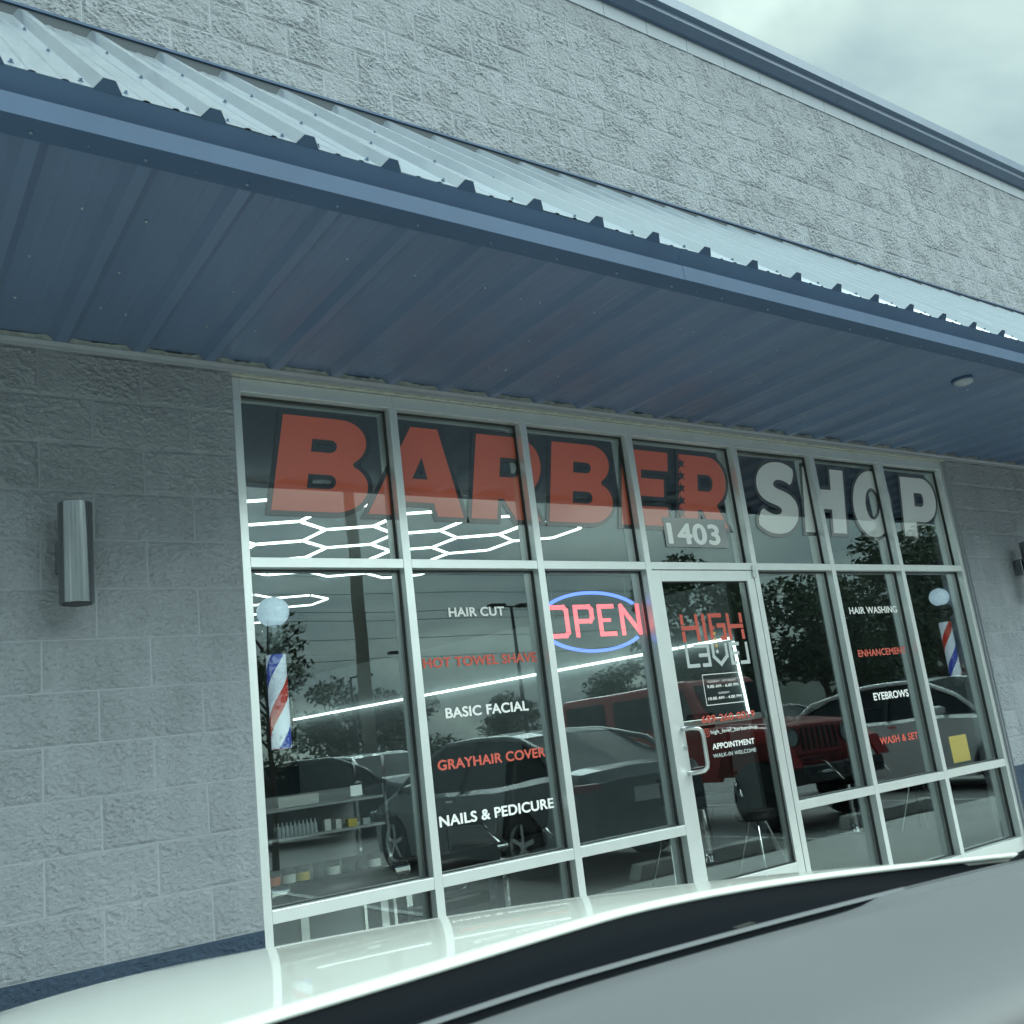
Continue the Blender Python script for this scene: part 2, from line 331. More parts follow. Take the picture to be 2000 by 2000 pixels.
def inview(x, y, z, mrg=0.06):
    d = Vector((x, y, z))-CAM; w = d.dot(FW)
    if w < 0.05: return False
    u = 0.5+F*d.dot(RT)/w/2000; v = PPY/2000+F*d.dot(DN)/w/2000
    return -mrg < u < 1+mrg and -mrg < v < 1+mrg

# ------------------------------------------------------------------ ground and pavement
G = -0.13
struct(MB().box(-300, 400, -420, 60, G-0.3, G).build('ground', M['asphalt']))
struct(MB().box(-300, 400, -420, -44, G+0.002, G+0.05).build('grass_verge', M['grass']))
sw = struct(MB().box(-20, 40, -2.05, 0.02, G, 0.0).build('sidewalk', M['concrete'], bevel=0.015))
for i, x in enumerate((-2.2, 0.95+0.0, 3.6, 7.85, 11.0, 14.6, 17.6)):
    struct(MB().box(x-0.05, x+0.05, -7.6, -2.6, G+0.003, G+0.007).build('parking_line', M['line']))
struct(MB().box(-20, 40, -2.35, -2.22, G+0.003, G+0.006).build('parking_line', M['line']))
for i, (x, w_) in enumerate(((6.3, 'beside the dark sedan'), (9.4, 'in front of the red off-roader'), (12.9, 'in front of the white coupe'))):
    ws = MB().prism([(-0.9, 0), (0.9, 0), (0.84, 0.13), (-0.84, 0.13)], -0.075, 0.075)
    tag(ws.build('wheel_stop', M['concrete'], bevel=0.01, loc=(x, -2.85, G)), 'concrete wheel stop on the asphalt '+w_, 'wheel stop', 'wheel stops of the parking bays')

# ------------------------------------------------------------------ building wall of split-face block
BW, BH = 0.4064, 0.2032
XL, XR, ZT = 0.815, 6.705, 3.052     # shopfront opening
bld = thing('shop_building', 'long single-storey shop building of pale split-face block with blue coping', 'building', (0, 0, 0))
wall = MB()
wall.box(-6, XL-0.002, 0.0005, 0.25, G, ZT).box(XR+0.002, 19, 0.0005, 0.25, G, ZT).box(-6, 19, 0.0005, 0.25, ZT, 6.30).box(-6, -0.6, -0.010, 0.0005, 6.10, 6.29)
wall = wall.build('wall', M['mortar'], bld, label='painted block wall with tooled mortar joints')
MB().box(-6, XL-0.002, -0.0004, 0.0004, G+.02, 0.609).box(XR+0.002, 19, -0.0004, 0.0004, G+.02, 0.609).build('base_paint', M['blue_block'], wall, label='blue paint over the joints of the lowest courses')
def block_mesh(seed, w, h, mats, nx=70, ny=34, amp=1.0):
    """one split-face block: broken stone relief between tooled edges, shared by many blocks"""
    b = MB(); x0, x1, z0, z1 = -w/2+0.003, w/2-0.003, -h/2+0.0025, h/2-0.0025
    nx = max(10, int(nx*w/BW)); o = seed*7.31
    sm_c = mnoise.noise(Vector((seed*3.3, 1, 2)))
    def fn(u, v):
        x = x0+(x1-x0)*u; z = z0+(z1-z0)*v
        d = min(u*w, (1-u)*w, v*h, (1-v)*h); e_ = max(0.0, min(1.0, (d-0.0015)/0.010))
        p = Vector((x*17+o, z*24+o*.7+x*5, o))
        big_ = mnoise.fractal(p*0.35, 0.9, 2.1, 2)
        ridge = 1-abs(mnoise.fractal(p*0.9+Vector((3, 9, 1)), 0.75, 2.1, 4))*1.6
        fine = mnoise.fractal(p*3.4, 0.7, 2.2, 3)
        rough = max(0.45, min(1.0, 0.80+mnoise.noise(p*0.28+Vector((5, 5, seed)))*1.3))
        hgt = 0.0022+0.0046*big_+rough*(0.0088*(ridge-0.45)+0.0034*fine)
        return (x, -0.0006-e_*(max(0.0, hgt)+0.15*min(0.0, hgt))*amp, z)
    b.grid(fn, [i/nx for i in range(nx+1)], [j/ny for j in range(ny+1)])
    b.box(x0, x1, -0.0007, 0.012, z0, z1)
    return b.mesh('block', mats, fix=False)
NV = 7
bm_full = [block_mesh(i+1, BW, BH, M['block']) for i in range(NV)]
bm_blue = [block_mesh(i+20, BW, BH, M['blue_block']) for i in range(3)]
cache = {}
rest = MB(); count = 0
for n in range(0, 30):
    z = n*BH+BH/2
    zlo, zhi = z-BH/2, z+BH/2
    off = 0.0 if n % 2 == 0 else 0.5
    segs = []
    if zhi < ZT+0.02: spans = ((-6, XL), (XR, 19))
    else: spans = ((-6, 19),)
    for (a, b_) in spans:
        k = math.floor(a/BW-off)+off
        while k*BW < b_:
            l, r = max(a, k*BW), min(b_, (k+1)*BW)
            if r-l > 0.03: segs.append((l, r))
            k += 1
    for l, r in segs:
        x = (l+r)/2; w = r-l
        if n == 29: zhi -= 0.0
        vis = inview(x, 0, z) and not (3.12 < z < 4.6) and z > 0.3 and not (z > 3.0 and x > 11.2)
        blue = n < 3
        if vis and count < 300:
            if abs(w-BW) < 1e-3: me = random.choice(bm_blue if blue else bm_full)
            else:
                key = (round(w, 3), blue)
                if key not in cache: cache[key] = block_mesh(hash(key) % 90+40, w, BH, M['blue_block'] if blue else M['block'])
                me = cache[key]
            o = bpy.data.objects.new('block', me); C.objects.link(o); o.parent = wall; o.location = (x, 0, z); count += 1
            if abs(w-BW) < 1e-3 and random.random() < .5: o.rotation_euler.y = PI
        else:
            rest.box(l+0.004, r-0.004, -0.012, 0.004, zlo+0.0035, zhi-0.0035, 1 if blue else 0)
rest.build('block_field', [M['block'], M['blue_block']], wall, kind='stuff', label='remaining split-face blocks of the wall')
# smooth top course under the coping
top_me = MB().box(-BW/2+0.002, BW/2-0.002, -0.012, 0.0015, 30*BH-0.018, 6.29).mesh('smooth_block', M['smooth'])
for i in range(-15, 45):
    x = i*BW+0.365-BW/2
    if inview(x, 0, 6.15, 0.03):
        o = bpy.data.objects.new('smooth_block', top_me); C.objects.link(o); o.parent = wall; o.location = (x, 0, 0)

# coping along the parapet: profile in y,z swept along x, in lengths with joints
prof = [(0.27, 6.20), (0.27, 6.40), (-0.10, 6.385), (-0.128, 6.378), (-0.128, 6.292), (-0.100, 6.280), (-0.094, 6.276), (-0.094, 6.240), (-0.040, 6.196), (-0.014, 6.196), (-0.014, 6.300)]
def sweep(profile, x0, x1, name, m, parent, **kw):
    b = MB(); n = len(profile)
    b.v += [(x0, y, z) for y, z in profile]+[(x1, y, z) for y, z in profile]
    b.f.append(list(range(n))); b.f.append([n+i for i in reversed(range(n))]); b.m += [0, 0]
    for i in range(n): b.f.append([(i+1) % n, i, n+i, n+(i+1) % n]); b.m.append(0)
    return b.build(name, m, parent, **kw)
x = -6.0
while x < 19:
    x1 = min(19, x+3.05); sweep(prof, x+0.0015, x1-0.0015, 'coping', M['coping'], bld, label='blue stepped metal coping length'); x = x1

# ------------------------------------------------------------------ awning
EX0, EX1 = -1.27, 15.48
aw = thing('awning', 'long blue ribbed metal awning over the shopfront', 'awning', (0, 0, 3.05))
RP = 0.3042; R0 = -0.048
EY, EZ, TY, TZ = -1.535, 3.180, -0.004, 4.630
def roof_profile(x0, x1, invert=False):
    """R-panel cross section between x0 and x1: big ribs every RP, small stiffeners between"""
    pts = []; k0 = math.floor((x0-R0)/RP)-1; k1 = math.ceil((x1-R0)/RP)+1
    for k in range(k0, k1+1):
        c = R0+k*RP
        for dx, h in ((-0.040, 0), (-0.017, .034), (0.017, .034), (0.040, 0), (0.095, 0), (0.101, .004), (0.113, .004), (0.119, 0), (0.180, 0), (0.186, .004), (0.198, .004), (0.204, 0)):
            pts.append((c+dx, h))
    return [(x0-0.004, 0)]+[(a, h) for a, h in pts if x0 < a < x1]+[(x1+0.004, 0)]
nrm = Vector((0, -(TZ-EZ), (TY-EY))).normalized(); nrm = Vector((0, nrm.y, abs(nrm.z)))
def panel(x0, x1, sx):
    b = MB(); P_ = roof_profile(x0, x1); n = len(P_); NS = 7
    for j in range(NS+1):
        t = j/NS; base = Vector((0, EY+(TY-EY)*t, EZ+(TZ-EZ)*t))
        for (a, h) in P_:
            wob = 0.0016*math.sin(a*5+t*9)*(1 if h < .01 else 0)+0.0008*(sx % 2)
            b.v.append(tuple(Vector((a, 0, 0))+base+nrm*(h+wob)))
    for j in range(NS):
        for i in range(n-1): b.f.append([j*n+i, j*n+i+1, (j+1)*n+i+1, (j+1)*n+i]); b.m.append(0)
    return b
x = R0-0.15-4*RP
np_ = 0
while x < EX1-0.1:
    x1 = x+3*RP
    o = panel(x, x1, np_).build('roof_panel', M['awning'], aw, fix=False)
    so_ = o.modifiers.new('thick', 'SOLIDIFY'); so_.thickness = 0.0012; so_.offset = -1
    # screws with washers
    b = MB()
    for k in range(3):
        c = x+0.15+k*RP
        for t, side in ((0.035, -1), (0.035, 1), (0.36, -1), (0.68, -1), (0.985, -.2)):
            if t > 1: continue
            p = Vector((c+side*0.062, EY+(TY-EY)*t, EZ+(TZ-EZ)*t))
            b.tube([p, p+nrm*0.003], 0.0085, 8); b.tube([p+nrm*0.003, p+nrm*0.010], 0.0048, 6)
    b.build('roof_screw', M['screw'], o, loc=Vector((0, 0, 0)), kind='stuff')
    x = x1; np_ += 1
XA0, XA1 = R0-0.15-4*RP, x
# dark closure strip at the head of the roof and the thin flashing line over it
b = MB(); b.box(XA0, XA1, -0.020, -0.013, TZ-0.03, TZ+0.052)
b.build('head_closure', M['dark_trim'], aw, label='dark closure strip between roof head and wall')
b = MB(); b.box(XA0, XA1, -0.028, -0.0205, TZ+0.043, TZ+0.056); b.build('head_flashing', M['fascia'], aw)
# eave: dark undercut over a light fascia, in lengths with lap joints
x = XA0; i = 0
while x < XA1-0.05:
    x1 = min(XA1, x+3.66)
    d = 0.0012*(i % 2)
    sweep([(-1.534-d, 3.180), (-1.494-d, 3.112), (-1.502-d, 3.106), (-1.524-d, 3.104), (-1.526-d, 3.038), (-1.430, 3.036), (-1.430, 3.041), (-1.515, 3.043), (-1.505, 3.10), (-1.47, 3.11), (-1.47, 3.180)], x, x1+0.02, 'fascia', M['fascia'], aw)
    x = x1; i += 1
b = MB()
k = 0
while XA0+0.1+k*RP < XA1:
    xx = 0.079-0.01+(k-5)*0.3077; b.sphere((xx, -1.465, 3.036), 0.007, 8); b.sphere((xx+0.15, -1.465, 3.036), 0.004, 6); k += 1
MBc = MB()
for k in range(-4, 70):
    c = R0+k*RP
    if c > XA1-.1: break
    cb = MB(); sl = Vector((0, TY-EY, TZ-EZ)).normalized()
    for q in (-.0004, .008):
        for dx, h in ((-.0395, -.004), (-.0168, .0325), (.0168, .0325), (.0395, -.004)): cb.v.append(tuple(Vector((c+dx, EY, EZ))+nrm*h+sl*q))
    cb.f += [[0, 1, 2, 3], [7, 6, 5, 4], [0, 4, 5, 1], [1, 5, 6, 2], [2, 6, 7, 3], [3, 7, 4, 0]]; cb.m += [0]*6
    cb.build('rib_closure', M['fascia'], aw)
b.build('fascia_screw', M['screw'], aw, kind='stuff')
# soffit: ribs hang down
def soffit(x0, x1, s0):
    b = MB(); P_ = []; k0 = math.floor((x0-0.079)/0.3077)-1
    for k in range(k0, k0+6):
        c = 0.079+k*0.3077
        for dx, h in ((-0.050, .027), (-0.020, 0), (0.020, 0), (0.050, .027), (0.090, .027), (0.099, .0245), (0.109, .0245), (0.118, .027), (0.180, .027), (0.189, .0245), (0.199, .0245), (0.208, .027)): P_.append((c+dx, h))
    P_ = [(x0-0.003, .027)]+[q for q in P_ if x0 < q[0] < x1]+[(x1+0.003, .027)]; n = len(P_)
    for j in range(5):
        t = j/4; y = -1.432+(1.432-0.03)*t
        for a, h in P_: b.v.append((a, y, 3.043+0.021*t+h+0.0012*math.sin(7*a+4*t)+0.0007*(s0 % 2)))
    for j in range(4):
        for i in range(n-1): b.f.append([j*n+i, (j+1)*n+i, (j+1)*n+i+1, j*n+i+1]); b.m.append(0)
    return b
x = 0.079-0.1538-4*0.3077; k = 0
while x < XA1-0.1:
    x1 = x+3*0.3077; o = soffit(x, x1, k).build('soffit_panel', M['soffit'], aw, fix=False)
    so_ = o.modifiers.new('thick', 'SOLIDIFY'); so_.thickness = 0.001; so_.offset = 1
    b = MB()
    for q in range(9):
        for rr in (0.24, 0.52, 0.76):
            if random.random() < .55: continue
            px = x+0.05+q*0.1; py = -1.43+1.4*rr+random.uniform(-.02, .02)
            b.sphere((px, py, 3.043+0.021*rr+0.0235), 0.006, 6)
    if b.v: b.build('soffit_screw', M['bright_screw'], o, loc=Vector((0, 0, 0)), kind='stuff')
    x = x1; k += 1
sl_ = thing('soffit_light', 'small round pale light dome under the right part of the awning', 'light fixture', (4.98, -1.183, 3.055))
MB().lathe([(0, -0.022), (0.035, -0.019), (0.058, -0.008), (0.062, 0), (0.062, 0.02), (0, 0.02)], 24).build('dome', M['smooth'], sl_, smooth=True, loc=(0, 0, 0))
MB().lathe([(0.061, 0.0), (0.072, 0.002), (0.072, 0.020), (0.061, 0.020)], 24).build('trim_ring', M['fascia'], sl_, loc=(0, 0, 0))
# torn foam closures above the soffit ledge, and the ledge angle on the wall
i = -5
foams = MB()
while 0.079+i*0.3077 < XA1-0.3:
    c = 0.079+i*0.3077; poly = [(c+0.024, 3.066), (c+0.3077-0.024, 3.066)]
    a = c+0.3077-0.048; top = [(a, 3.0905)]
    for q in range(1, 8):
        top.append((a-(a-(c+0.048))*q/8, 3.0905-random.uniform(0.0, 0.007)-(0.004 if 2 < q < 6 else 0)))
    top.append((c+0.048, 3.0905)); poly += top
    MB().prism(poly, -0.050-random.uniform(0, .004), -0.020).build('foam_closure', M['foam'], aw)
    i += 1
sweep([(-0.060, 3.064), (-0.014, 3.064), (-0.014, 3.046), (-0.020, 3.046), (-0.020, 3.060), (-0.060, 3.060)], XA0, XA1, 'ledge_angle', M['mortar'], aw, label='pale painted ledge angle under the soffit')

# ------------------------------------------------------------------ shopfront
sf = thing('shopfront', 'white aluminium framed shopfront with lettered glass and a door', 'shopfront', (3.76, 0.05, 0))
YF, YB = 0.03, 0.17; YG = 0.10; MW = 0.0445
VX = [0.838, 1.658, 2.481, 3.276, 4.213, 5.022, 5.846, 6.672]
ZH, ZTT, ZTB, ZBT, ZBB = 2.972, 2.178, 2.132, 0.671, 0.618
def member(name, x0, x1, z0, z1, y0=YF, y1=YB, bev=0.0015, **kw):
    return MB().box(x0, x1, y0, y1, z0, z1).build(name, M['frame'], sf, bevel=bev, **kw)
for i, x in enumerate(VX):
    member('mullion', x-MW/2, x+MW/2, 0.0, 3.040 if i in (0, 7) else ZH-0.001)
# head, transoms, sill between mullions
for i in range(7):
    a, b_ = VX[i]+MW/2+0.0006, VX[i+1]-MW/2-0.0006
    y1 = YF+0.0015
    if i == 0: a0 = a
    member('head', VX[i]+(MW/2 if i == 0 else -0.0)+0.0006, VX[i+1]-(MW/2 if i == 6 else 0.0)-0.0006, ZH, 3.040, YF+0.001)
    member('transom', a, b_, ZTB, ZTT, y1)
    if i != 3:
        member('transom', a, b_, ZBB, ZBT, y1); member('sill', a, b_, 0.0, 0.10, y1)
# caulk line and reveal trim
MB().box(XL-0.010, XR+0.010, 0.000, 0.028, 3.0405, 3.052).build('caulk', M['foam'], sf, label='rough sealant line over the head')
MB().box(6.672+MW/2+0.0006, XR, 0.012, 0.12, 0, 3.04).build('jamb_sealant', M['mortar'], sf)
# panes with gaskets
def pane(x0, x1, z0, z1, door=False):
    g = 0.012
    o = MB().box(x0-0.004, x1+0.004, YG, YG+0.006, z0-0.004, z1+0.004).build('pane', M['glass'], sf)
    b = MB()
    for (a, c, d, e_) in ((x0, x0+g*.5, z0, z1), (x1-g*.5, x1, z0, z1), (x0+g*.5, x1-g*.5, z0, z0+g*.5), (x0+g*.5, x1-g*.5, z1-g*.5, z1)):
        b.box(a+0.0003, c-0.0003, YG-0.020, YG-0.0006, d+0.0003, e_-0.0003)
    b.build('gasket', M['gasket'], o, loc=Vector((0, 0, 0)) if False else None)
    # inner bead of frame colour behind the glass is the member itself
    return o
for i in range(7):
    a, b_ = VX[i]+MW/2, VX[i+1]-MW/2
    pane(a, b_, ZTT, ZH)
    if i != 3: pane(a, b_, ZBT, ZTB); pane(a, b_, 0.10, ZBB)
# the door
dr = MB()
DX0, DX1 = VX[3]+MW/2+0.003, VX[4]-MW/2-0.003
dr.box(DX0, DX0+0.066, YF+0.004, YF+0.050, 0.012, ZTB-0.004).box(DX1-0.066, DX1, YF+0.004, YF+0.050, 0.012, ZTB-0.004)
dr.box(DX0+0.0665, DX1-0.0665, YF+0.0045, YF+0.050, 2.060, ZTB-0.0045).box(DX0+0.0665, DX1-0.0665, YF+0.0045, YF+0.050, 0.012, 0.330)
door = dr.build('door', M['frame'], sf, bevel=0.0015, label='narrow-stile white glazed door with a pull handle')
def dchild(mb, name, m, **kw): return mb.build(name, m, door, **kw)
YD = YF+0.030
dchild(MB().box(DX0+0.062, DX1-0.062, YD, YD+0.006, 0.325, 2.065), 'pane', M['glass'])
gb = MB()
for (a, c, d, e_) in ((DX0+0.067, DX0+0.072, 0.331, 2.059), (DX1-0.072, DX1-0.067, 0.331, 2.059), (DX0+0.0725, DX1-0.0725, 0.331, 0.336), (DX0+0.0725, DX1-0.0725, 2.054, 2.059)): gb.box(a, c, YD-0.012, YD-0.0006, d, e_)
dchild(gb, 'gasket', M['gasket'])
hp = [(3.345, YF+0.003, 1.192), (3.352, YF-0.035, 1.192), (3.366, YF-0.062, 1.190), (3.392, YF-0.078, 1.186), (3.412, YF-0.081, 1.172), (3.421, YF-0.081, 1.145), (3.421, YF-0.081, 0.990), (3.412, YF-0.081, 0.964), (3.392, YF-0.078, 0.950), (3.366, YF-0.062, 0.945), (3.352, YF-0.035, 0.943), (3.345, YF+0.003, 0.943)]
dchild(MB().tube(hp, 0.0125, 12), 'pull_handle', M['steel'], smooth=True)
dchild(MB().tube([(3.348, YF+0.004, 1.088), (3.348, YF-0.006, 1.088)], [0.017, 0.014], 16).tube([(3.348, YF-0.006, 1.088), (3.348, YF-0.010, 1.088)], 0.008, 10), 'lock', M['steel'])
dchild(MB().box(DX0+0.03, DX1-0.03, YD+0.035, YD+0.060, 1.195, 1.235), 'push_bar', M['steel'], bevel=0.006)
dchild(MB().lathe([(0, 0), (0.014, 0), (0.014, 0.036), (0.012, 0.037), (0.014, 0.038), (0.014, 0.076), (0, 0.076)], 14, (4.187, YF-0.004, 2.082)), 'pivot_hinge', M['steel'], smooth=False)

# ------------------------------------------------------------------ lettering
def arc(cx, cz, rx, rz, a0, a1, n=14): return [(cx+rx*math.cos(math.radians(a0+(a1-a0)*i/n)), cz+rz*math.sin(math.radians(a0+(a1-a0)*i/n))) for i in range(n+1)]
HB = 0.486
def G_B(w):
    wu = w-0.033
    out = [(0, 0), (w-0.17, 0)]+arc(w-0.17, 0.128, 0.17, 0.128, -80, 62)+[(w-0.095, 0.252)]+arc(w-0.19, 0.360, 0.157, 0.126, -50, 80)+[(w-0.21, HB), (0, HB)]
    return [out, [(0.164, 0.117)]+arc(0.275, 0.1535, 0.038, 0.0365, -90, 90)+[(0.164, 0.19)], [(0.164, 0.305)]+arc(0.262, 0.3385, 0.036, 0.0335, -90, 90)+[(0.164, 0.372)]]
def G_R(w, stem=0.166):
    out = [(0, 0), (stem, 0), (stem, 0.117), (0.205, 0.117), (w-0.165, 0.0), (w, 0.0), (w-0.105, 0.155)]+arc(w-0.19, 0.308, 0.178, 0.178, -38, 88, 16)+[(0, HB)]
    return [out, [(stem+.002, 0.245)]+arc(0.262, 0.302, 0.045, 0.057, -88, 88)+[(stem+.002, 0.359)]]
def G_A():
    return [[(0, 0), (0.153, 0), (0.184, 0.073), (0.372, 0.073), (0.404, 0), (0.563, 0), (0.362, HB), (0.199, HB)], [(0.234, 0.2), (0.326, 0.2), (0.280, 0.322)]]
def G_E(w=0.385): return [[(0, 0), (w, 0), (w, 0.122), (0.157, 0.122), (0.157, 0.188), (w-0.035, 0.188), (w-0.035, 0.304), (0.157, 0.304), (0.157, 0.360), (w, 0.360), (w, HB), (0, HB)]]
def G_H(w=0.467): return [[(0, 0), (0.156, 0), (0.156, 0.178), (0.312, 0.178), (0.312, 0), (w, 0), (w, HB), (0.312, HB), (0.312, 0.325), (0.156, 0.325), (0.156, HB), (0, HB)]]
def G_O(w=0.475): return [arc(w/2, HB/2, w/2, 0.262, 0, 360, 40)[:-1], arc(w/2, HB/2, w/2-0.150, 0.125, 0, 360, 30)[:-1]]
def G_P(w=0.470):
    out = [(0, 0), (0.168, 0), (0.168, 0.120), (w-0.20, 0.120)]+arc(w-0.19, 0.303, 0.19, 0.183, -85, 88, 18)+[(0, HB)]
    return [out, [(0.167, 0.247)]+arc(0.262, 0.303, 0.034, 0.056, -88, 88)+[(0.167, 0.359)]]
def G_S(w=0.438):
    # one closed outline of a heavy S
    o = [(0.005, 0.05)]+[(0.08, 0.004), (0.15, -0.018), (0.235, -0.022), (0.32, -0.008), (0.39, 0.035), (0.43, 0.09), (0.44, 0.155), (0.42, 0.215), (0.365, 0.262), (0.29, 0.288), (0.215, 0.305), (0.182, 0.325), (0.186, 0.350), (0.215, 0.368), (0.262, 0.372), (0.32, 0.358), (0.375, 0.332)]
    o += [(0.415, 0.450), (0.35, 0.483), (0.28, 0.500), (0.20, 0.500), (0.12, 0.482), (0.05, 0.440), (0.012, 0.380), (0.010, 0.310), (0.035, 0.258), (0.085, 0.220), (0.15, 0.197), (0.225, 0.180), (0.262, 0.160), (0.262, 0.136), (0.235, 0.118), (0.185, 0.114), (0.12, 0.130), (0.058, 0.165)]
    return [o]
def smooth_poly(p, it=1):
    for _ in range(it):
        q = []
        for i in range(len(p)):
            a, b_ = Vector(p[i]), Vector(p[(i+1) % len(p)]); q += [tuple(a*.75+b_*.25), tuple(a*.25+b_*.75)]
        p = q
    return p
def curve_mesh(name, loops, off, y, ext, m, shear=0.0, z0=0.0):
    cu = bpy.data.curves.new(name, 'CURVE'); cu.dimensions = '2D'; cu.fill_mode = 'BOTH'; cu.extrude = ext; cu.offset = off
    for lp in loops:
        sp = cu.splines.new('POLY'); sp.points.add(len(lp)-1); sp.use_cyclic_u = True
        for i, (a, b_) in enumerate(lp): sp.points[i].co = (a, b_, 0, 1)
    tmp = bpy.data.objects.new('tmp', cu); C.objects.link(tmp)
    dg = bpy.context.evaluated_depsgraph_get(); dg.update()
    me = bpy.data.meshes.new_from_object(tmp.evaluated_get(dg)); bpy.data.objects.remove(tmp)
    for v in me.vertices:
        x_, z_, e_ = v.co; v.co = (x_+shear*(z_-z0), y-e_, z_)
    me.materials.clear(); me.materials.append(m); me.name = name; me.update()
    return me
def big(loops, x, m, lab):
    lp = [[(a+x, b_+2.421) for a, b_ in l] for l in loops]
    o = link('letter', curve_mesh('letter', lp, 0, YG-0.0022, 0.0004, m, 0.19, 2.421), sf, label=lab)
    fat = [lp[0]]
    link('letter_outline', curve_mesh('letter_outline', lp, 0.026, YG-0.0012, 0.0004, M['black_vinyl'], 0.19, 2.421), o, loc=Vector((0, 0, 0)))
    return o
rv, wv = M['red_vinyl'], M['white_vinyl']
big(G_B(0.489), 0.998, rv, 'red letter B, first of BARBER')
big(G_A(), 1.499, rv, 'red letter A'); big(G_R(0.462), 2.109, rv, 'red letter R after the A')
big(G_B(0.472), 2.633, rv, 'red letter B in the middle of BARBER'); big(G_E(), 3.175, rv, 'red letter E')
R2o = big(G_R(0.442), 3.658, rv, 'red letter R with a row of stars down its stem')
big([smooth_poly(G_S()[0], 1)], 4.382, wv, 'pale letter S'); big(G_H(), 4.887, wv, 'pale letter H'); big(G_O(), 5.456, wv, 'pale letter O'); big(G_P(), 6.080, wv, 'pale letter P')
def star(cx, cz, r, rot=90): return [(cx+(r if i % 2 == 0 else r*0.42)*math.cos(math.radians(rot+36*i)), cz+(r if i % 2 == 0 else r*0.42)*math.sin(math.radians(rot+36*i))) for i in range(10)]
b = MB()
for k in range(5):
    z_ = 2.845-k*0.083
    b.prism(star(3.678+0.19*(z_-2.421), z_, 0.040, 96), YG-0.0034, YG-0.0027); 
    b.prism([(3.655+0.19*(z_-0.04-2.421), z_-0.012-0.03), (3.655+0.19*(z_-2.421), z_-0.006), (3.664+0.19*(z_-2.421), z_-0.02)], YG-0.0034, YG-0.0027)
b.build('star_row', M['black_vinyl'], sf, label='row of small black stars on the stem of the R')
MB().box(3.516, 4.070, YG-0.0042, YG-0.0037, 2.290, 2.4785).build('number_backing', M['grey_film'], sf)

def text_mesh(body, x0, x1, z0, z1, y, m, bold=0.012, ref=None, ext=0.0004, name='lettering', spacing=1.0):
    cu = bpy.data.curves.new(name, 'FONT'); cu.body = body; cu.size = 1.0; cu.extrude = 0; cu.space_character = 1.0+bold*1.2
    tmp = bpy.data.objects.new('tmp', cu); C.objects.link(tmp)
    dg = bpy.context.evaluated_depsgraph_get(); dg.update()
    src = bpy.data.meshes.new_from_object(tmp.evaluated_get(dg)); bpy.data.objects.remove(tmp)
    vs0 = [(v.co.x, v.co.y) for v in src.vertices]; fs0 = [list(p.vertices) for p in src.polygons]
    sh = [(0, 0)] if bold < .005 else [(0, 0), (bold, 0), (-bold, 0), (0, bold*.8), (0, -bold*.8), (bold*.7, bold*.55), (-bold*.7, bold*.55), (bold*.7, -bold*.55), (-bold*.7, -bold*.55)]
    V, Fc = [], []
    a0, a1 = min(v[0] for v in vs0)-bold, max(v[0] for v in vs0)+bold; cap = ref or 0.729
    sx = (x1-x0)/(a1-a0); sz = (z1-z0)/(cap+1.6*bold)
    for i, (dx, dz) in enumerate(sh):
        k = len(V)
        V += [(x0+(vx+dx-a0)*sx, y-0.00003*i, z0+(vz+dz+.8*bold)*sz) for vx, vz in vs0]
        Fc += [[k+q for q in f] for f in fs0]
    me = bpy.data.meshes.new(name); me.from_pydata(V, [], Fc); me.materials.append(m); me.update()
    bpy.data.meshes.remove(src)
    return me
def text(body, x0, x1, z0, z1, m, lab, par=None, y=YG-0.0012, **kw):
    me = text_mesh(body, x0, x1, z0, z1, y, m, **kw)
    return link('lettering', me, par or sf, label=lab)
wo, ro = M['white_out'], M['red_out']
text('HAIR CUT', 1.905, 2.251, 1.892, 1.943, wo, 'white lettering HAIR CUT', bold=0.034)
text('HOT TOWEL SHAVE', 1.728, 2.426, 1.638, 1.691, ro, 'red lettering HOT TOWEL SHAVE', bold=0.034)
text('BASIC FACIAL', 1.826, 2.333, 1.386, 1.440, wo, 'white lettering BASIC FACIAL', bold=0.034)
text('GRAYHAIR COVER', 1.752, 2.405, 1.141, 1.193, ro, 'red lettering GRAYHAIR COVER', bold=0.034)
text('NAILS & PEDICURE', 1.731, 2.418, 0.879, 0.933, wo, 'white lettering NAILS & PEDICURE', bold=0.034)
text('HAIR WASHING', 5.200, 5.771, 1.830, 1.882, wo, 'white lettering HAIR WASHING', bold=0.034)
text('ENHANCEMENT', 5.205, 5.775, 1.526, 1.578, ro, 'red lettering ENHANCEMENT', bold=0.034)
text('EYEBROWS', 5.283, 5.701, 1.218, 1.273, wo, 'white lettering EYEBROWS', bold=0.034)
text('WASH & SET', 5.256, 5.711, 0.917, 0.969, ro, 'red lettering WASH & SET', bold=0.034)
text('1403', 3.540, 4.005, 2.309, 2.452, M['bright_vinyl'], 'white street number 1403 over the door', bold=0.034, y=YG-0.0044)
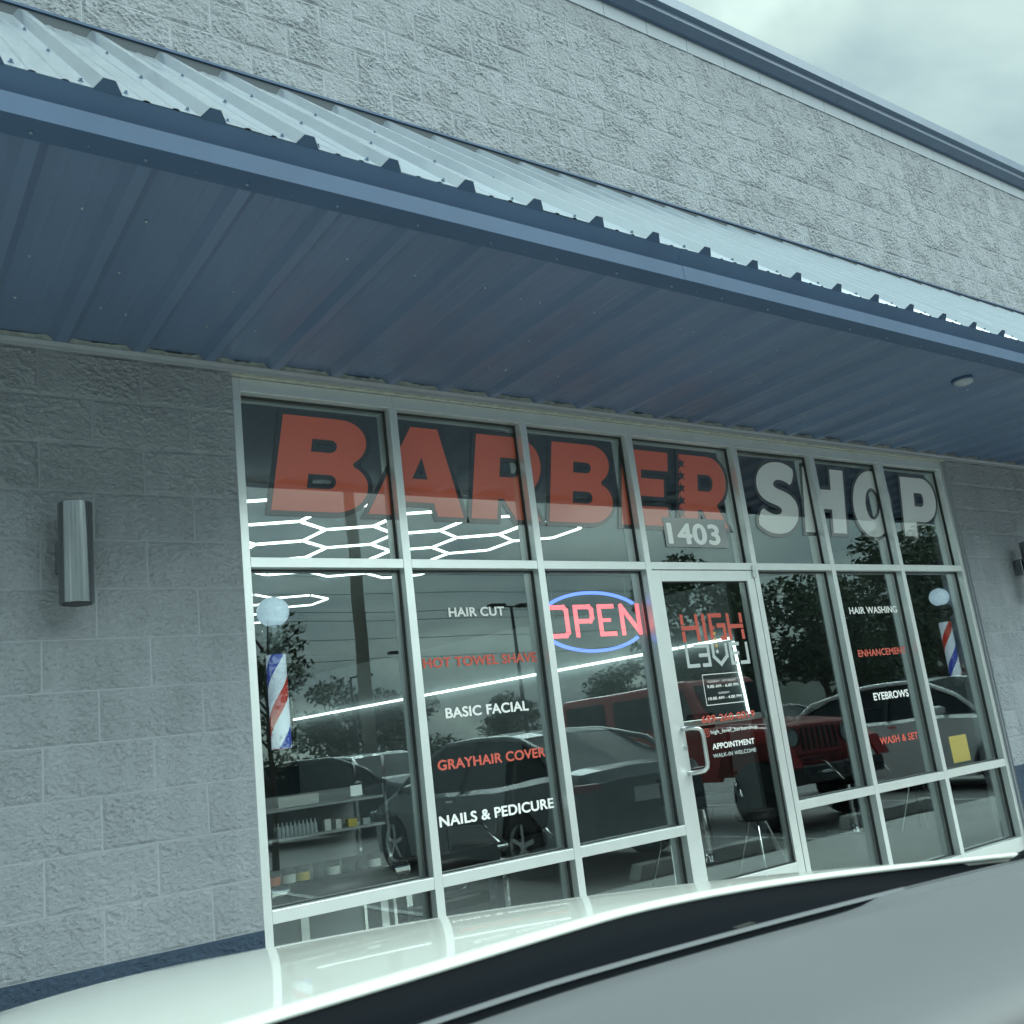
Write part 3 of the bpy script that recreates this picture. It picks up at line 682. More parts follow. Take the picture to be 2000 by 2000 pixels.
# print on the door glass (door glass stands nearer than the side panes: scale about the eye)
YP = YD-0.0012
def dc(x, z):
    k = (YP-CAM.y)/(0.094-CAM.y); return CAM.x+(x-CAM.x)*k, CAM.z+(z-CAM.z)*k
def dtext(body, x0, x1, z0, z1, m, lab, **kw):
    a, c = dc(x0, z0); d, e_ = dc(x1, z1); return link('lettering', text_mesh(body, a, d, c, e_, YP, m, **kw), door, label=lab)
dtext('MONDAY - SATURDAY', 3.677, 3.926, 1.4425, 1.456, wo, 'thin white lettering MONDAY - SATURDAY', bold=0.0)
dtext('9.00 AM - 6.00 PM', 3.666, 3.941, 1.410, 1.4295, wo, 'white lettering 9.00 AM - 6.00 PM', bold=0.026)
dtext('SUNDAY', 3.755, 3.853, 1.370, 1.384, wo, 'thin white lettering SUNDAY', bold=0.0)
dtext('10.00 AM - 4.00 PM', 3.661, 3.952, 1.3385, 1.358, wo, 'white lettering 10.00 AM - 4.00 PM', bold=0.026)
dtext('689-260-0019', 3.575, 4.043, 1.209, 1.2535, ro, 'red telephone number', bold=0.02)
dtext('high_level_barbershop', 3.634, 4.047, 1.141, 1.165, M['pale_print'], 'white lettering high_level_barbershop', bold=0.012)
dtext('APPOINTMENT', 3.630, 4.000, 1.050, 1.086, wo, 'white lettering APPOINTMENT', bold=0.03)
dtext('WALK-IN WELCOME', 3.624, 4.001, 1.002, 1.026, M['grey_vinyl'], 'grey lettering WALK-IN WELCOME', bold=0.016)
def strokes(segs, w, y, m, name, par, th=0.0008, **kw):
    b = MB()
    for q_, pl in enumerate(segs):
        for i in range(len(pl)-1):
            a, c = Vector(pl[i]), Vector(pl[i+1]); d = (c-a).normalized(); n = Vector((-d.y, d.x))*w/2; e_ = d*w*0.5
            a2 = a-(e_ if i > 0 else e_*0); c2 = c+(e_ if i < len(pl)-2 else e_*0)
            yy = y-0.00006*i-0.00023*q_
            b.prism([tuple(a2+n), tuple(a2-n), tuple(c2-n), tuple(c2+n)], yy, yy+th)
    return b.build(name, m, par, **kw)
def dl(pl): return [dc(x, z) for x, z in pl]
strokes([dl([(3.640, 1.4925), (3.976, 1.4925), (3.976, 1.310), (3.640, 1.310), (3.640, 1.4925)])], 0.004, YP, wo, 'hours_border', door)
# camera icon of the social handle
b = MB(); 
cx, cz = dc(3.601, 1.153)
ring = [(cx+0.019*math.copysign(abs(math.cos(t))**.5, math.cos(t)), cz+0.022*math.copysign(abs(math.sin(t))**.5, math.sin(t))) for t in [2*PI*i/24 for i in range(25)]]
strokes([ring], 0.0035, YP, ro, 'camera_icon', door)
strokes([[(cx+0.009*math.cos(t), cz+0.010*math.sin(t)) for t in [2*PI*i/16 for i in range(17)]]], 0.003, YP, ro, 'camera_icon', door)
# HIGH over LEVEL emblem
H0, H1, HZ0, HZ1 = 3.527, 4.074, 1.697, 1.865
def U(u, v): return dc(H0+(H1-H0)*u, HZ0+(HZ1-HZ0)*v)
w_ = 0.026
hi = [[U(.025, 1), U(.025, .62)], [U(.025, .38), U(.025, 0)], [U(.0, .5), U(.27, .5)], [U(.25, 1), U(.25, 0)], [U(.36, 1), U(.36, 0)],
      [U(.66, .93), U(.465, .93), U(.465, .05)], [U(.56, .55), U(.68, .55), U(.68, .07), U(.6, .07)],
      [U(.76, 1), U(.76, 0)], [U(.74, .5), U(1.0, .5)], [U(.975, 1), U(.975, .62)], [U(.975, .38), U(.975, 0)]]
strokes(hi, w_, YP, M['red_out'], 'emblem', door, label='red angular word HIGH')
H0, H1, HZ0, HZ1 = 3.527, 4.085, 1.540, 1.678
le = [[U(.025, 1), U(.025, .08), U(.20, .08)], [U(.14, .94), U(.355, .94), U(.355, .0)], [U(.20, .52), U(.34, .52)], [U(.24, .08), U(.355, .08)],
      [U(.43, 1), U(.43, .42), U(.53, .08), U(.64, .42), U(.64, 1)],
      [U(.86, .94), U(.71, .94), U(.71, 0)], [U(.71, .52), U(.84, .52)], [U(.73, .08), U(.79, .08)], [U(.84, .08), U(.975, .08), U(.975, 1)]]
strokes(le, 0.022, YP, M['grey_vinyl'], 'emblem', door, label='grey angular word LEVEL')
for k, (mz, mm_) in enumerate(((1.778, 'red_out'), (1.740, 'gold_vinyl'), (1.703, 'gold_vinyl'), (1.665, 'gold_vinyl'), (1.628, 'pale_print'))):
    cx, cz = dc(3.803, mz); MB().prism(star(cx, cz, 0.0165), YP-0.0016, YP-0.0009).build('star', M[mm_], door)

# OPEN sign, lit, hung behind the third pane
og = thing('open_sign', 'lit red OPEN sign with blue arcs hanging behind the glass', 'neon sign', (2.88, 0.125, 1.67))
y = 0.125
def ribbon(pl, w, name, m, lab):
    b = MB()
    for i in range(len(pl)-1):
        a, c = Vector(pl[i]), Vector(pl[i+1]); d = (c-a).normalized(); n = Vector((-d.y, d.x))*w/2; e_ = d*w*.42
        b.prism([tuple(a-e_*(i > 0)+n), tuple(a-e_*(i > 0)-n), tuple(c+e_*(i < len(pl)-2)-n), tuple(c+e_*(i < len(pl)-2)+n)], y-0.004-0.0001*i, y+0.004)
    return b.build(name, m, og, label=lab)
ZA, ZB, tw = 1.772, 1.932, 0.025
ribbon([(2.60, ZA), (2.668, ZA), (2.686, ZA+.018), (2.686, ZB-.018), (2.668, ZB), (2.538, ZB), (2.520, ZB-.018), (2.520, ZA+.018), (2.538, ZA), (2.60, ZA)], tw, 'letter', M['neon_red'], 'glowing letter O')
ribbon([(2.752, ZA-.012), (2.752, ZB), (2.852, ZB), (2.868, ZB-.016), (2.868, 1.868), (2.852, 1.850), (2.760, 1.850)], tw, 'letter', M['neon_red'], 'glowing letter P')
ribbon([(3.038, ZB), (2.928, ZB), (2.928, ZA), (3.038, ZA)], tw, 'letter', M['neon_red'], 'glowing letter E')
MB().prism([(2.94, 1.862), (3.005, 1.862), (3.005, 1.842), (2.94, 1.842)], y-0.004, y+0.004).build('letter_bar', M['neon_red'], og)
ribbon([(3.094, ZA-.012), (3.094, ZB+.0), (3.222, ZA+.0), (3.222, ZB+.012)], tw, 'letter', M['neon_red'], 'glowing letter N')
def arcband(sgn, a0, a1):
    b = MB(); n = 28
    for i in range(n+1):
        a = math.radians(a0+(a1-a0)*i/n); c, s_ = math.cos(a), math.sin(a)
        for (ex, ez) in ((0.405, 0.176), (0.400+0.0*abs(c), 0.158)):
            for yy in (y-0.004, y+0.004): b.v.append((2.880+(ex-(0.022 if ez < .17 else 0))*c, yy, 1.846+sgn*ez*s_))
    for i in range(n):
        k = i*4
        for q in ((0, 4, 6, 2), (1, 3, 7, 5), (0, 1, 5, 4), (2, 6, 7, 3)): b.f.append([k+t for t in q]); b.m.append(0)
    b.f.append([0, 2, 3, 1]); b.m.append(0); b.f.append([n*4, n*4+1, n*4+3, n*4+2]); b.m.append(0)
    b.build('arc', M['neon_blue'], og)
arcband(1, 36, 144); arcband(-1, 36, 144)
MB().box(2.60, 2.606, y+0.006, y+0.010, 1.70, 2.13).box(3.15, 3.156, y+0.006, y+0.010, 1.70, 2.13).build('hanger', M['dark_metal'], og)

# ------------------------------------------------------------------ wall sconces
def sconce(x, lab):
    t = thing('wall_sconce', lab, 'wall light', (x, -0.14, 2.147), group='cylinder wall lights beside the shopfront')
    pr = [(0, -0.200), (0.056, -0.200), (0.062, -0.202), (0.0635, -0.200), (0.0635, 0.196), (0.0615, 0.198), (0.055, 0.196), (0, 0.190)]
    MB().lathe(pr, 40).build('lamp_body', M['sconce'], t, smooth=True, loc=(0, 0, 0)).modifiers.new('es', 'EDGE_SPLIT').split_angle = 0.6
    MB().lathe([(0, -0.204), (0.052, -0.204), (0.054, -0.2005)], 30).build('lens', M['plastic'], t, loc=(0, 0, 0))
    MB().box(-0.055, 0.055, 0.055, 0.124, -0.065, 0.065).build('wall_bracket', M['sconce'], t, bevel=0.006, loc=(0, 0, 0))
    return t
sconce(0.104, 'brushed grey cylinder wall light on the block wall left of the windows')
sconce(7.42, 'grey cylinder wall light on the block wall right of the windows, at the photo edge')

# ------------------------------------------------------------------ inside the shop
struct(MB().box(-1, 11.5, 0.20, 14, -0.06, -0.005).build('interior_floor', M['int_floor']))
struct(MB().box(-1, 11.5, 0.26, 14, 3.42, 3.50).build('interior_ceiling', M['int_ceiling']))
struct(MB().box(-1.1, 11.6, 14, 14.15, -0.06, 3.5).build('interior_wall', M['int_wall']))
struct(MB().box(-1.1, -1.0, 0.26, 14, -0.06, 3.5).build('interior_wall', M['int_wall']))
struct(MB().box(11.5, 11.6, 0.26, 14, -0.06, 3.5).build('interior_wall', M['int_wall']))
# hexagon LED grid below the ceiling
hx = thing('hexagon_light', 'white LED honeycomb light grid hanging from the dark ceiling', 'ceiling light', (3.2, 5, 3.2))
ang = math.radians(6); ca, sa = math.cos(ang), math.sin(ang)
def HW(a, c): return (2.75+a*ca-c*sa, 3.34+a*sa+c*ca, 3.2)
ED = 0.41; cells = set()
for j in range(-1, 8):
    for i in range(-5, 4):
        cx = 0.355+0.71*i+(0.355 if j % 2 else 0); cyy = 0.205+0.615*j
        wx = HW(cx, cyy)[0]
        if cx > 1.95 and j > -1: continue
        if cx > 2.2 or j in (3, 4) or (j > 4 and cx > 1.7): continue
        cells.add((round(cx, 3), round(cyy, 3)))
edges = {}
for (cx, cyy) in cells:
    vs6 = [(cx+ED*math.sin(math.radians(60*k)), cyy+ED*math.cos(math.radians(60*k))) for k in range(6)]
    for k in range(6):
        a, c = vs6[k], vs6[(k+1) % 6]; key = tuple(sorted([(round(a[0], 2), round(a[1], 2)), (round(c[0], 2), round(c[1], 2))])); edges[key] = (a, c)
tube_me = MB().tube([(-0.196, 0, 0), (0.196, 0, 0)], 0.0115, 6).mesh('led_tube', M['led'])
for (a, c) in edges.values():
    A, B_ = Vector(HW(*a)), Vector(HW(*c))
    o = bpy.data.objects.new('led_tube', tube_me); C.objects.link(o); o.parent = hx; o.location = (A+B_)/2-Vector(hx.location); o.rotation_euler.z = math.atan2(B_.y-A.y, B_.x-A.x)
nb = MB(); seen = set()
for (a, c) in edges.values():
    for q in (a, c):
        kq = (round(q[0], 1), round(q[1], 1))
        if kq in seen: continue
        seen.add(kq); w = HW(*q); nb.tube([(w[0], w[1], w[2]-0.008), (w[0], w[1], w[2]+0.012)], 0.013, 6)
nb.build('connector', M['lab_w'], hx, kind='stuff')
# LED line round the mirror wall
ln = thing('led_line', 'long row of white LED tubes running back along the mirror wall', 'light strip', (6.79, 2.65, 2.0))
A, B_ = Vector((6.788, 2.65, 2.004)), Vector((4.652, 9.1, 1.926))
N_ = 11
for i in range(N_):
    a = A.lerp(B_, i/N_); c = A.lerp(B_, (i+1)/N_); d = (c-a); MB().tube([a+d*.02, c-d*.02], 0.0135, 8).build('led_tube', M['led'], ln)
MB().tube([(6.792, 2.65, 1.97), (6.848, 2.65, 1.20)], 0.0135, 8).build('led_tube', M['led'], ln)
pw = MB(); dirv = (B_-A).normalized(); nv = Vector((dirv.y, -dirv.x, 0)).normalized()
pc = (A+B_)/2+nv*0.09; pw.obox((pc.x, pc.y, 1.25), dirv*3.4, nv*0.04, Vector((0, 0, 1.3)))
struct(pw.build('partition_wall', M['int_wall']))
# barber poles
def barber(x, lab, phase, lit, cap):
    t = thing('barber_pole', lab, 'barber pole', (x, 0.26, 1.56), group='barber poles inside the windows')
    MB().lathe([(0.046, -0.23), (0.046, 0.20)], 36).build('striped_tube', pole_mat('stripes', phase, lit), t, smooth=True, loc=(0, 0, 0))
    MB().lathe([(0.060, -0.25), (0.060, 0.245)], 36).build('glass_tube', M['glass2'], t, smooth=True, loc=(0, 0, 0))
    MB().lathe([(0, -0.31), (0.035, -0.31), (0.066, -0.262), (0.068, -0.235), (0, -0.235)], 30).build('lower_cap', M['dark_metal'], t, loc=(0, 0, 0))
    if cap: MB().lathe([(0, 0.245), (0.055, 0.245), (0.080, 0.262), (0.080, 0.285), (0.070, 0.290), (0.082, 0.30), (0.06, 0.335), (0, 0.335)], 30).build('upper_cap', M['dark_metal'], t, loc=(0, 0, 0))
    else: MB().lathe([(0, 0.245), (0.055, 0.245), (0.060, 0.255), (0.055, 0.335), (0.0, 0.335)], 30).build('upper_cap', M['clear_cap'], t, loc=(0, 0, 0))
    MB().sphere((0, 0, 0.405), 0.077, 28, sz=0.93).build('globe', M['globe'], t, smooth=True, loc=(0, 0, 0))
    MB().box(-0.012, 0.012, 0.05, 0.12, -0.30, 0.34).build('bracket', M['dark_metal'], t, loc=(0, 0, 0))
M['glass2'] = clear_mat('pole_glass', (0.95, 0.96, 0.96), 0.03)
M['clear_cap'] = clear_mat('cap_glass', (0.7, 0.75, 0.78), 0.10)
barber(1.037, 'barber pole with red, white and blue stripes inside the leftmost window', 0.62, 0.28, False)
barber(6.63, 'barber pole with black cap inside the rightmost window', 0.05, 0.20, True)
tag(MB().box(1.292, 1.350, 0.112, 0.1125, 1.080, 1.127).build('paper_card', M['paper']), 'small white card stuck inside the leftmost window', 'card')
tag(MB().box(6.105, 6.335, 0.112, 0.1126, 0.700, 0.892).build('yellow_sheet', M['yellow_paper']), 'yellow paper sheet stuck inside the rightmost window', 'paper sheet')

# ------------------------------------------------------------------ salon furniture seen through the glass
def salon_chair(loc, rz, lab, lining):
    t = thing('barber_chair', lab, 'barber chair', loc, rz, 'barber chairs inside the shop')
    b = MB(); b.box(-0.27, 0.27, -0.25, 0.27, 0.46, 0.58); b.build('seat', M['leather'], t, bevel=0.04, loc=(0, 0, 0))
    b = MB(); b.obox((0, 0.31, 0.86), (0.26, 0, 0), (0, 0.045, 0.012), (0, 0.06, 0.28)); b.build('backrest', M['leather'], t, bevel=0.04, loc=(0, 0, 0))
    b = MB(); b.obox((0, 0.42, 1.22), (0.13, 0, 0), (0, 0.03, 0), (0, 0.01, 0.07)); b.build('headrest', M['leather'], t, bevel=0.025, loc=(0, 0, 0))
    if lining is not M['leather']: MB().box(-0.15, 0.15, -0.24, -0.262, 0.475, 0.565).box(-0.12, 0.12, 0.20, 0.262, 0.64, 0.84).build('tan_pad', lining, t, bevel=0.01, loc=(0, 0, 0))
    for s in (-1, 1):
        a = MB().tube([(s*0.30, 0.28, 0.52), (s*0.31, 0.10, 0.70), (s*0.31, -0.22, 0.70), (s*0.30, -0.24, 0.50)], 0.016, 10).build('arm_frame', M['chrome'], t, smooth=True, loc=(0, 0, 0))
        MB().box(s*0.31-0.035, s*0.31+0.035, -0.20, 0.12, 0.71, 0.745).build('arm_pad', M['leather'], a, bevel=0.012, loc=(0, 0, 0))
    MB().lathe([(0, 0), (0.30, 0.0), (0.31, 0.02), (0.10, 0.045), (0.055, 0.06), (0.055, 0.30), (0.042, 0.30), (0.042, 0.46), (0, 0.46)], 28).build('base', M['chrome'], t, smooth=False, loc=(0, 0, 0))
    MB().tube([(-0.18, -0.25, 0.48), (-0.18, -0.50, 0.20), (0.18, -0.50, 0.20), (0.18, -0.25, 0.48)], 0.014, 8).box(-0.17, 0.17, -0.53, -0.42, 0.19, 0.205).build('footrest', M['chrome'], t, loc=(0, 0, 0))
    return t
salon_chair((3.35, 2.1, 0), math.radians(200), 'black barber chair with chrome arms behind the third window', M['leather'])
salon_chair((5.85, 2.5, 0), math.radians(150), 'barber chair with tan back seen through the glass door', M['orange'])
salon_chair((7.6, 2.2, 0), math.radians(170), 'black barber chair with chrome arms behind the right-hand windows', M['leather'])
# manicure lounge: bolster with chrome ends behind the lower part of the left windows
def bolster(x0, x1, yb, zb, lab):
    t = thing('bench', lab, 'bench', ((x0+x1)/2, yb, zb-0.645), group='low benches behind the left windows')
    L_ = (x1-x0)/2
    MB().tube([(-L_, 0, 0.60), (L_, 0, 0.60)], 0.075, 20).build('bolster', M['leather'], t, smooth=True, loc=(0, 0, 0))
    for s in (-1, 1):
        MB().tube([(s*L_, 0, 0.645), (s*(L_+0.085), 0, 0.645)], 0.026, 16).tube([(s*(L_+0.085), 0, 0.645), (s*(L_+0.095), 0, 0.645)], 0.033, 16).build('end_cap', M['chrome'], t, loc=(0, 0, 0))
        MB().box(s*(L_-0.06)-0.02, s*(L_-0.06)+0.02, -0.02, 0.02, 0.645-zb, 0.54).build('leg', M['chrome'], t, loc=(0, 0, 0))
    MB().box(-L_, L_, 0.04, 0.12, 0.30, 0.38).build('seat', M['leather'], t, bevel=0.02, loc=(0, 0, 0))
    return t
bolster(1.14, 1.68, 0.55, 0.675, 'low black bench with chrome bolster ends behind the leftmost window')
bolster(2.25, 2.98, 1.60, 0.57, 'low black bench with chrome bolster ends behind the second window')
# lamp stands with thin chrome legs
for (x, y_, lab) in ((4.50, 1.5, 'thin chrome stool leg low behind the third window'), (5.46, 1.5, 'thin chrome stool leg low behind the glass door'), (7.68, 1.5, 'thin chrome stool leg low behind the second window from the right')):
    t = thing('stool', lab.replace('thin chrome stool leg low', 'small round stool on splayed chrome legs'), 'stool', (x-0.02, y_, 0), group='round stools inside the shop')
    MB().lathe([(0, 0.40), (0.15, 0.40), (0.165, 0.42), (0.165, 0.455), (0.15, 0.475), (0, 0.475)], 24).build('seat', M['leather'], t, loc=(0, 0, 0))
    for k in range(4):
        a = PI/4+k*PI/2; MB().tube([(0.06*math.cos(a), 0.06*math.sin(a), 0.40), (0.20*math.cos(a), 0.20*math.sin(a), 0.0)], 0.009, 8).build('leg', M['chrome'], t, loc=(0, 0, 0))
# product shelves behind the leftmost window
sh = thing('display_shelf', 'grey product shelf unit with three boards behind the leftmost window', 'shelf', (1.48, 0.95, 0))
for z in (0.675, 0.905, 1.045): MB().box(1.10, 1.76, 0.72, 1.10, z-0.012, z).build('shelf_board', M['shelf'], sh)
MB().box(1.10, 1.78, 1.10, 1.115, 0.0, 1.10).build('back_panel', M['shelf'], sh)
for x in (1.09, 1.775):
    for yv in (0.73, 1.09): MB().box(x-0.008, x+0.008, yv-0.008, yv+0.008, 0, 1.25).build('post', M['chrome'], sh)
bme = MB().lathe([(0, 0), (0.011, 0), (0.011, 0.045), (0.004, 0.056), (0.004, 0.070), (0.0, 0.070)], 10).mesh('bottle', M['bottle'])
def item(name, me, loc, lab, cat, grp, mats=None):
    o = bpy.data.objects.new(name, me); C.objects.link(o); o.location = loc; tag(o, lab, cat, grp); return o
for i in range(10):
    for j in range(2): item('bottle', bme, (1.20+i*0.022, 0.80+j*0.05, 0.905), ('slim clear bottle in the %s row on the middle product shelf, %s' % ('front' if j == 0 else 'back', ('leftmost', 'second from left', 'third from left', 'fourth from left', 'fifth from left', 'fifth from right', 'fourth from right', 'third from right', 'second from right', 'rightmost')[i])), 'bottle', 'slim bottles on the middle shelf')
def jar_me(lm):
    b = MB(); b.lathe([(0, 0), (0.032, 0), (0.034, 0.004), (0.034, 0.058), (0.030, 0.060), (0.035, 0.062), (0.035, 0.080), (0, 0.082)], 20, mi=0); b.lathe([(0.0345, 0.010), (0.0345, 0.050)], 20, mi=1)
    return b.mesh('jar', [M['jar'], lm])
JM = {'orange': jar_me(M['lab_o']), 'white': jar_me(M['lab_w']), 'yellow': jar_me(M['lab_y']), 'dark': jar_me(M['dark_trim'])}
for i, (x, c, z) in enumerate(((1.155, 'orange', .675), (1.235, 'white', .675), (1.31, 'yellow', .675), (1.40, 'dark', .675), (1.475, 'white', .675), (1.56, 'dark', .675), (1.635, 'dark', .675), (1.71, 'white', .675),)):
    nth = ('leftmost', 'second', 'third', 'fourth', 'fifth', 'sixth', 'seventh', 'rightmost')[i]
    item('jar', JM[c], (x, 0.79, z), '%s jar with %s band on the lowest product shelf, %s from the left' % ('black', c, nth) if 0 < i < 7 else 'black jar with %s band, %s on the lowest product shelf' % (c, nth), 'jar', 'jars on the lowest product shelf')
for i, (x, w, c, nm) in enumerate(((1.46, .035, 'lab_w', 'white'), (1.52, .03, 'lab_w', 'pale'), (1.60, .05, 'lab_y', 'yellow'), (1.68, .04, 'bottle', 'pale blue'))):
    item('product_box', MB().box(-w/2, w/2, -0.02, 0.02, 0, 0.055-0.008*i).mesh('product_box', M[c]), (x, 0.80, 0.905), '%s product box on the right half of the middle shelf, number %d from left' % (nm, i+1), 'box', None)
tag(MB().box(1.20, 1.42, 0.78, 0.786, 1.048, 1.10).build('price_board', M['lab_w']), 'small pale board standing on the top product shelf', 'board')

# ------------------------------------------------------------------ cars
def car(name, lab, paint, L=4.7, Wd=1.84, Hh=1.45, belt=0.93, hood=0.98, deck=1.02, ws=(1.05, 1.95), rw=(3.55, 4.35), roof=(2.05, 3.3), loc=(0, 0, 0), rz=0, cat='car', tail_red=True, group=None, lights=True):
    """local frame: nose at y=0 pointing -y, tail at y=L, ground z=0; ws = hood end / windshield top y, rw = roof end / rear glass end"""
    t = thing(name, lab, cat, loc, rz, group); hw = Wd/2
    st = [(0.0, .62, .30, .58, .62), (0.06, .78, .24, .62, .70), (0.30, .90, .20, .64, .80), (0.70, .985, .20, .66, hood-.10), (ws[0], 1.0, .20, .68, hood), (1.6, 1.0, .19, .70, belt), (2.4, 1.0, .18, .70, belt), (3.3, 1.0, .19, .71, belt+.01), (rw[1]-.3, .99, .20, .73, deck-.02), (rw[1]+.02, .96, .22, .74, deck), (L-.10, .88, .30, .76, deck-.03), (L, .78, .36, .72, deck-.14)]
    wy = (0.92, L-0.98); wr = 0.335
    def section(y, f, zb, zm, zt):
        w = hw*f
        arch = 0.0
        for q in wy:
            if abs(y-q) < 0.40: arch = max(arch, math.sqrt(max(0, .40**2-(y-q)**2)))
        zb2 = max(zb, wr+arch*0.97-0.03) if arch > 0.02 else zb
        return [(0, zb), (w*.80, zb), (w*.80, min(zb2, zm-.02)), (w*.97, min(zb2, zm-.02)+0.001), (w*1.0, max(zb2+.04, zm*.75)), (w*1.0, max(zm, zb2+.05)), (w*.965, zt-.07 if zt-.07 > zm else zm+.02), (w*.90, zt-.012), (w*.55, zt+.012), (0, zt+.022)]
    ys = sorted(set([s[0] for s in st]+[wy[0]+d for d in (-.401, -.38, -.3, -.15, 0, .15, .3, .38, .401)]+[wy[1]+d for d in (-.401, -.38, -.3, -.15, 0, .15, .3, .38, .401)]+[2.0, 2.9]))
    ys = [y for y in ys if 0 <= y <= L]
    def interp(y):
        for i in range(len(st)-1):
            if st[i][0] <= y <= st[i+1][0]:
                a, c = st[i], st[i+1]; k = (y-a[0])/max(1e-6, c[0]-a[0]); return [a[j]+(c[j]-a[j])*k for j in range(1, 5)]
        return st[-1][1:]
    b = MB(); rows = []
    for y in ys:
        sec = section(y, *interp(y)); full = [(-x, z) for x, z in sec[::-1][:-1]]+sec[0:1]+sec[1:] if False else [(-x, z) for x, z in reversed(sec)]+sec[1:]
        # order: from roof-left down to bottom centre and up to roof-right
        rows.append([(x, y, z) for x, z in full])
    n = len(rows[0])
    for r in rows: b.v += r
    for i in range(len(rows)-1):
        for k in range(n-1): b.f.append([i*n+k, i*n+k+1, (i+1)*n+k+1, (i+1)*n+k]); b.m.append(0)
        b.f.append([i*n+n-1, i*n, (i+1)*n, (i+1)*n+n-1]); b.m.append(0)
    b.f.append(list(range(n))); b.m.append(0); b.f.append([(len(rows)-1)*n+k for k in reversed(range(n))]); b.m.append(0)
    body = b.build('body', paint, t, loc=(0, 0, 0)); es = body.modifiers.new('bev', 'BEVEL'); es.width = .012; es.segments = 2; es.limit_method = 'ANGLE'; es.angle_limit = .5
    # greenhouse outline in y,z and half width
    lowY = [ws[0]-.02, rw[1]]; rfw, bw = hw*.70, hw*.93
    zr, zb = Hh, belt-.02
    roofpts = [(ws[1], zr-.05), ((ws[1]+roof[0])/2+.05, zr-.012), ((roof[0]+roof[1])/2, zr), (roof[1], zr-.025), (rw[0], zr-.07)]
    b = MB()
    R_ = [(-1, .0), (-.5, .018), (0, .024), (.5, .018), (1, .0)]
    for (y, z) in roofpts:
        for (k, dz) in R_: b.v.append((k*rfw, y, z+dz))
        for (k, dz) in R_: b.v.append((k*rfw, y, z+dz-.03))
    for i in range(len(roofpts)-1):
        for k in range(4):
            b.f.append([i*10+k, i*10+k+1, (i+1)*10+k+1, (i+1)*10+k]); b.m.append(0); b.f.append([i*10+5+k, (i+1)*10+5+k, (i+1)*10+6+k, i*10+6+k]); b.m.append(0)
        for k in (0, 4): b.f.append([i*10+k, (i+1)*10+k, (i+1)*10+5+k, i*10+5+k]); b.m.append(0)
    for i in (0, len(roofpts)-1): 
        for k in range(4): b.f.append([i*10+k, i*10+5+k, i*10+6+k, i*10+k+1]); b.m.append(0)
    b.build('roof', paint, t, smooth=False, loc=(0, 0, 0))
    for s in (-1, 1):
        pl = MB()
        A0 = (s*bw, ws[0]+.05, hood-.03); A1 = (s*rfw, ws[1], zr-.06)
        pl.tube([A0, ((A0[0]*.45+A1[0]*.55)*1.01, (A0[1]*.5+A1[1]*.5)-.04, (A0[2]*.5+A1[2]*.5)+.035), A1, (s*rfw*1.01, (ws[1]+roof[0])/2+.05, zr-.03), (s*rfw*1.01, (roof[0]+roof[1])/2, zr-.015), (s*rfw*1.01, roof[1], zr-.04), (s*rfw, rw[0], zr-.08), (s*(rfw*.4+bw*.58), rw[0]*.45+rw[1]*.55, (zr+deck)/2+.02), (s*bw*.97, rw[1]-.03, deck-.02)], 0.032, 8)
        pl.build('pillar', paint, t, smooth=True, loc=(0, 0, 0))
        MB().tube([(s*bw*1.005, (ws[0]+rw[1])/2-.15, zb), (s*rfw*1.02, (ws[1]+rw[0])/2-.12, zr-.05)], 0.028, 6).build('door_pillar', M['plastic'], t, loc=(0, 0, 0))
        # side glass
        g = MB(); pts = [(s*bw*.985, ws[0]+.08, zb), (s*rfw*.985, ws[1]+.02, zr-.065), (s*rfw*.985, roof[1], zr-.06), (s*rfw*.985, rw[0], zr-.09), (s*bw*.96, rw[1]-.08, deck-.04), (s*bw*.985, (ws[0]+rw[1])/2, zb)]
        b0 = len(g.v); g.v += pts+[(x-s*.008, y, z) for x, y, z in pts]; nn = len(pts)
        g.f.append(list(range(nn))); g.f.append([nn+i for i in reversed(range(nn))]); g.m += [0, 0]
        for i in range(nn): g.f.append([i, (i+1) % nn, nn+(i+1) % nn, nn+i]); g.m.append(0)
        g.build('side_window', M['car_glass'], t, loc=(0, 0, 0))
        MB().sphere((s*(hw+.07), ws[0]+.62, belt+.05), .10, 14, sz=.62).box(s*hw*.93-.03*s if s > 0 else s*hw*.93-.0, s*(hw+.05) if s > 0 else s*(hw+.05)+.0, ws[0]+.60, ws[0]+.64, belt-.01, belt+.02).build('mirror', paint, t, smooth=True, loc=(0, 0, 0))
        for q, y in enumerate(wy):
            w = MB(); w.lathe([(wr-.10, -.105), (wr-.02, -.11), (wr, -.09), (wr, .09), (wr-.02, .11), (wr-.10, .105)], 28, (0, 0, 0), 'x')
            wo_ = w.build('tyre', M['rubber'], t, loc=(s*(hw-.115), y, wr))
            rm = MB(); rm.lathe([(wr-.095, s*.075), (wr-.11, s*.095), (wr-.13, s*.07), (wr-.13, s*.02)], 24, (0, 0, 0), 'x'); rm.lathe([(0, s*.088), (.05, s*.088), (.055, s*.06)], 12, (0, 0, 0), 'x')
            for k in range(5):
                a = 2*PI*k/5+.3; rm.obox((s*.07, .5*(wr-.12)*math.cos(a), .5*(wr-.12)*math.sin(a)), (.012, 0, 0), (0, .022*-math.sin(a), .022*math.cos(a)), (0, .5*(wr-.12)*math.cos(a), .5*(wr-.12)*math.sin(a)))
            rm.build('rim', M['steel'], wo_, loc=(0, 0, 0))
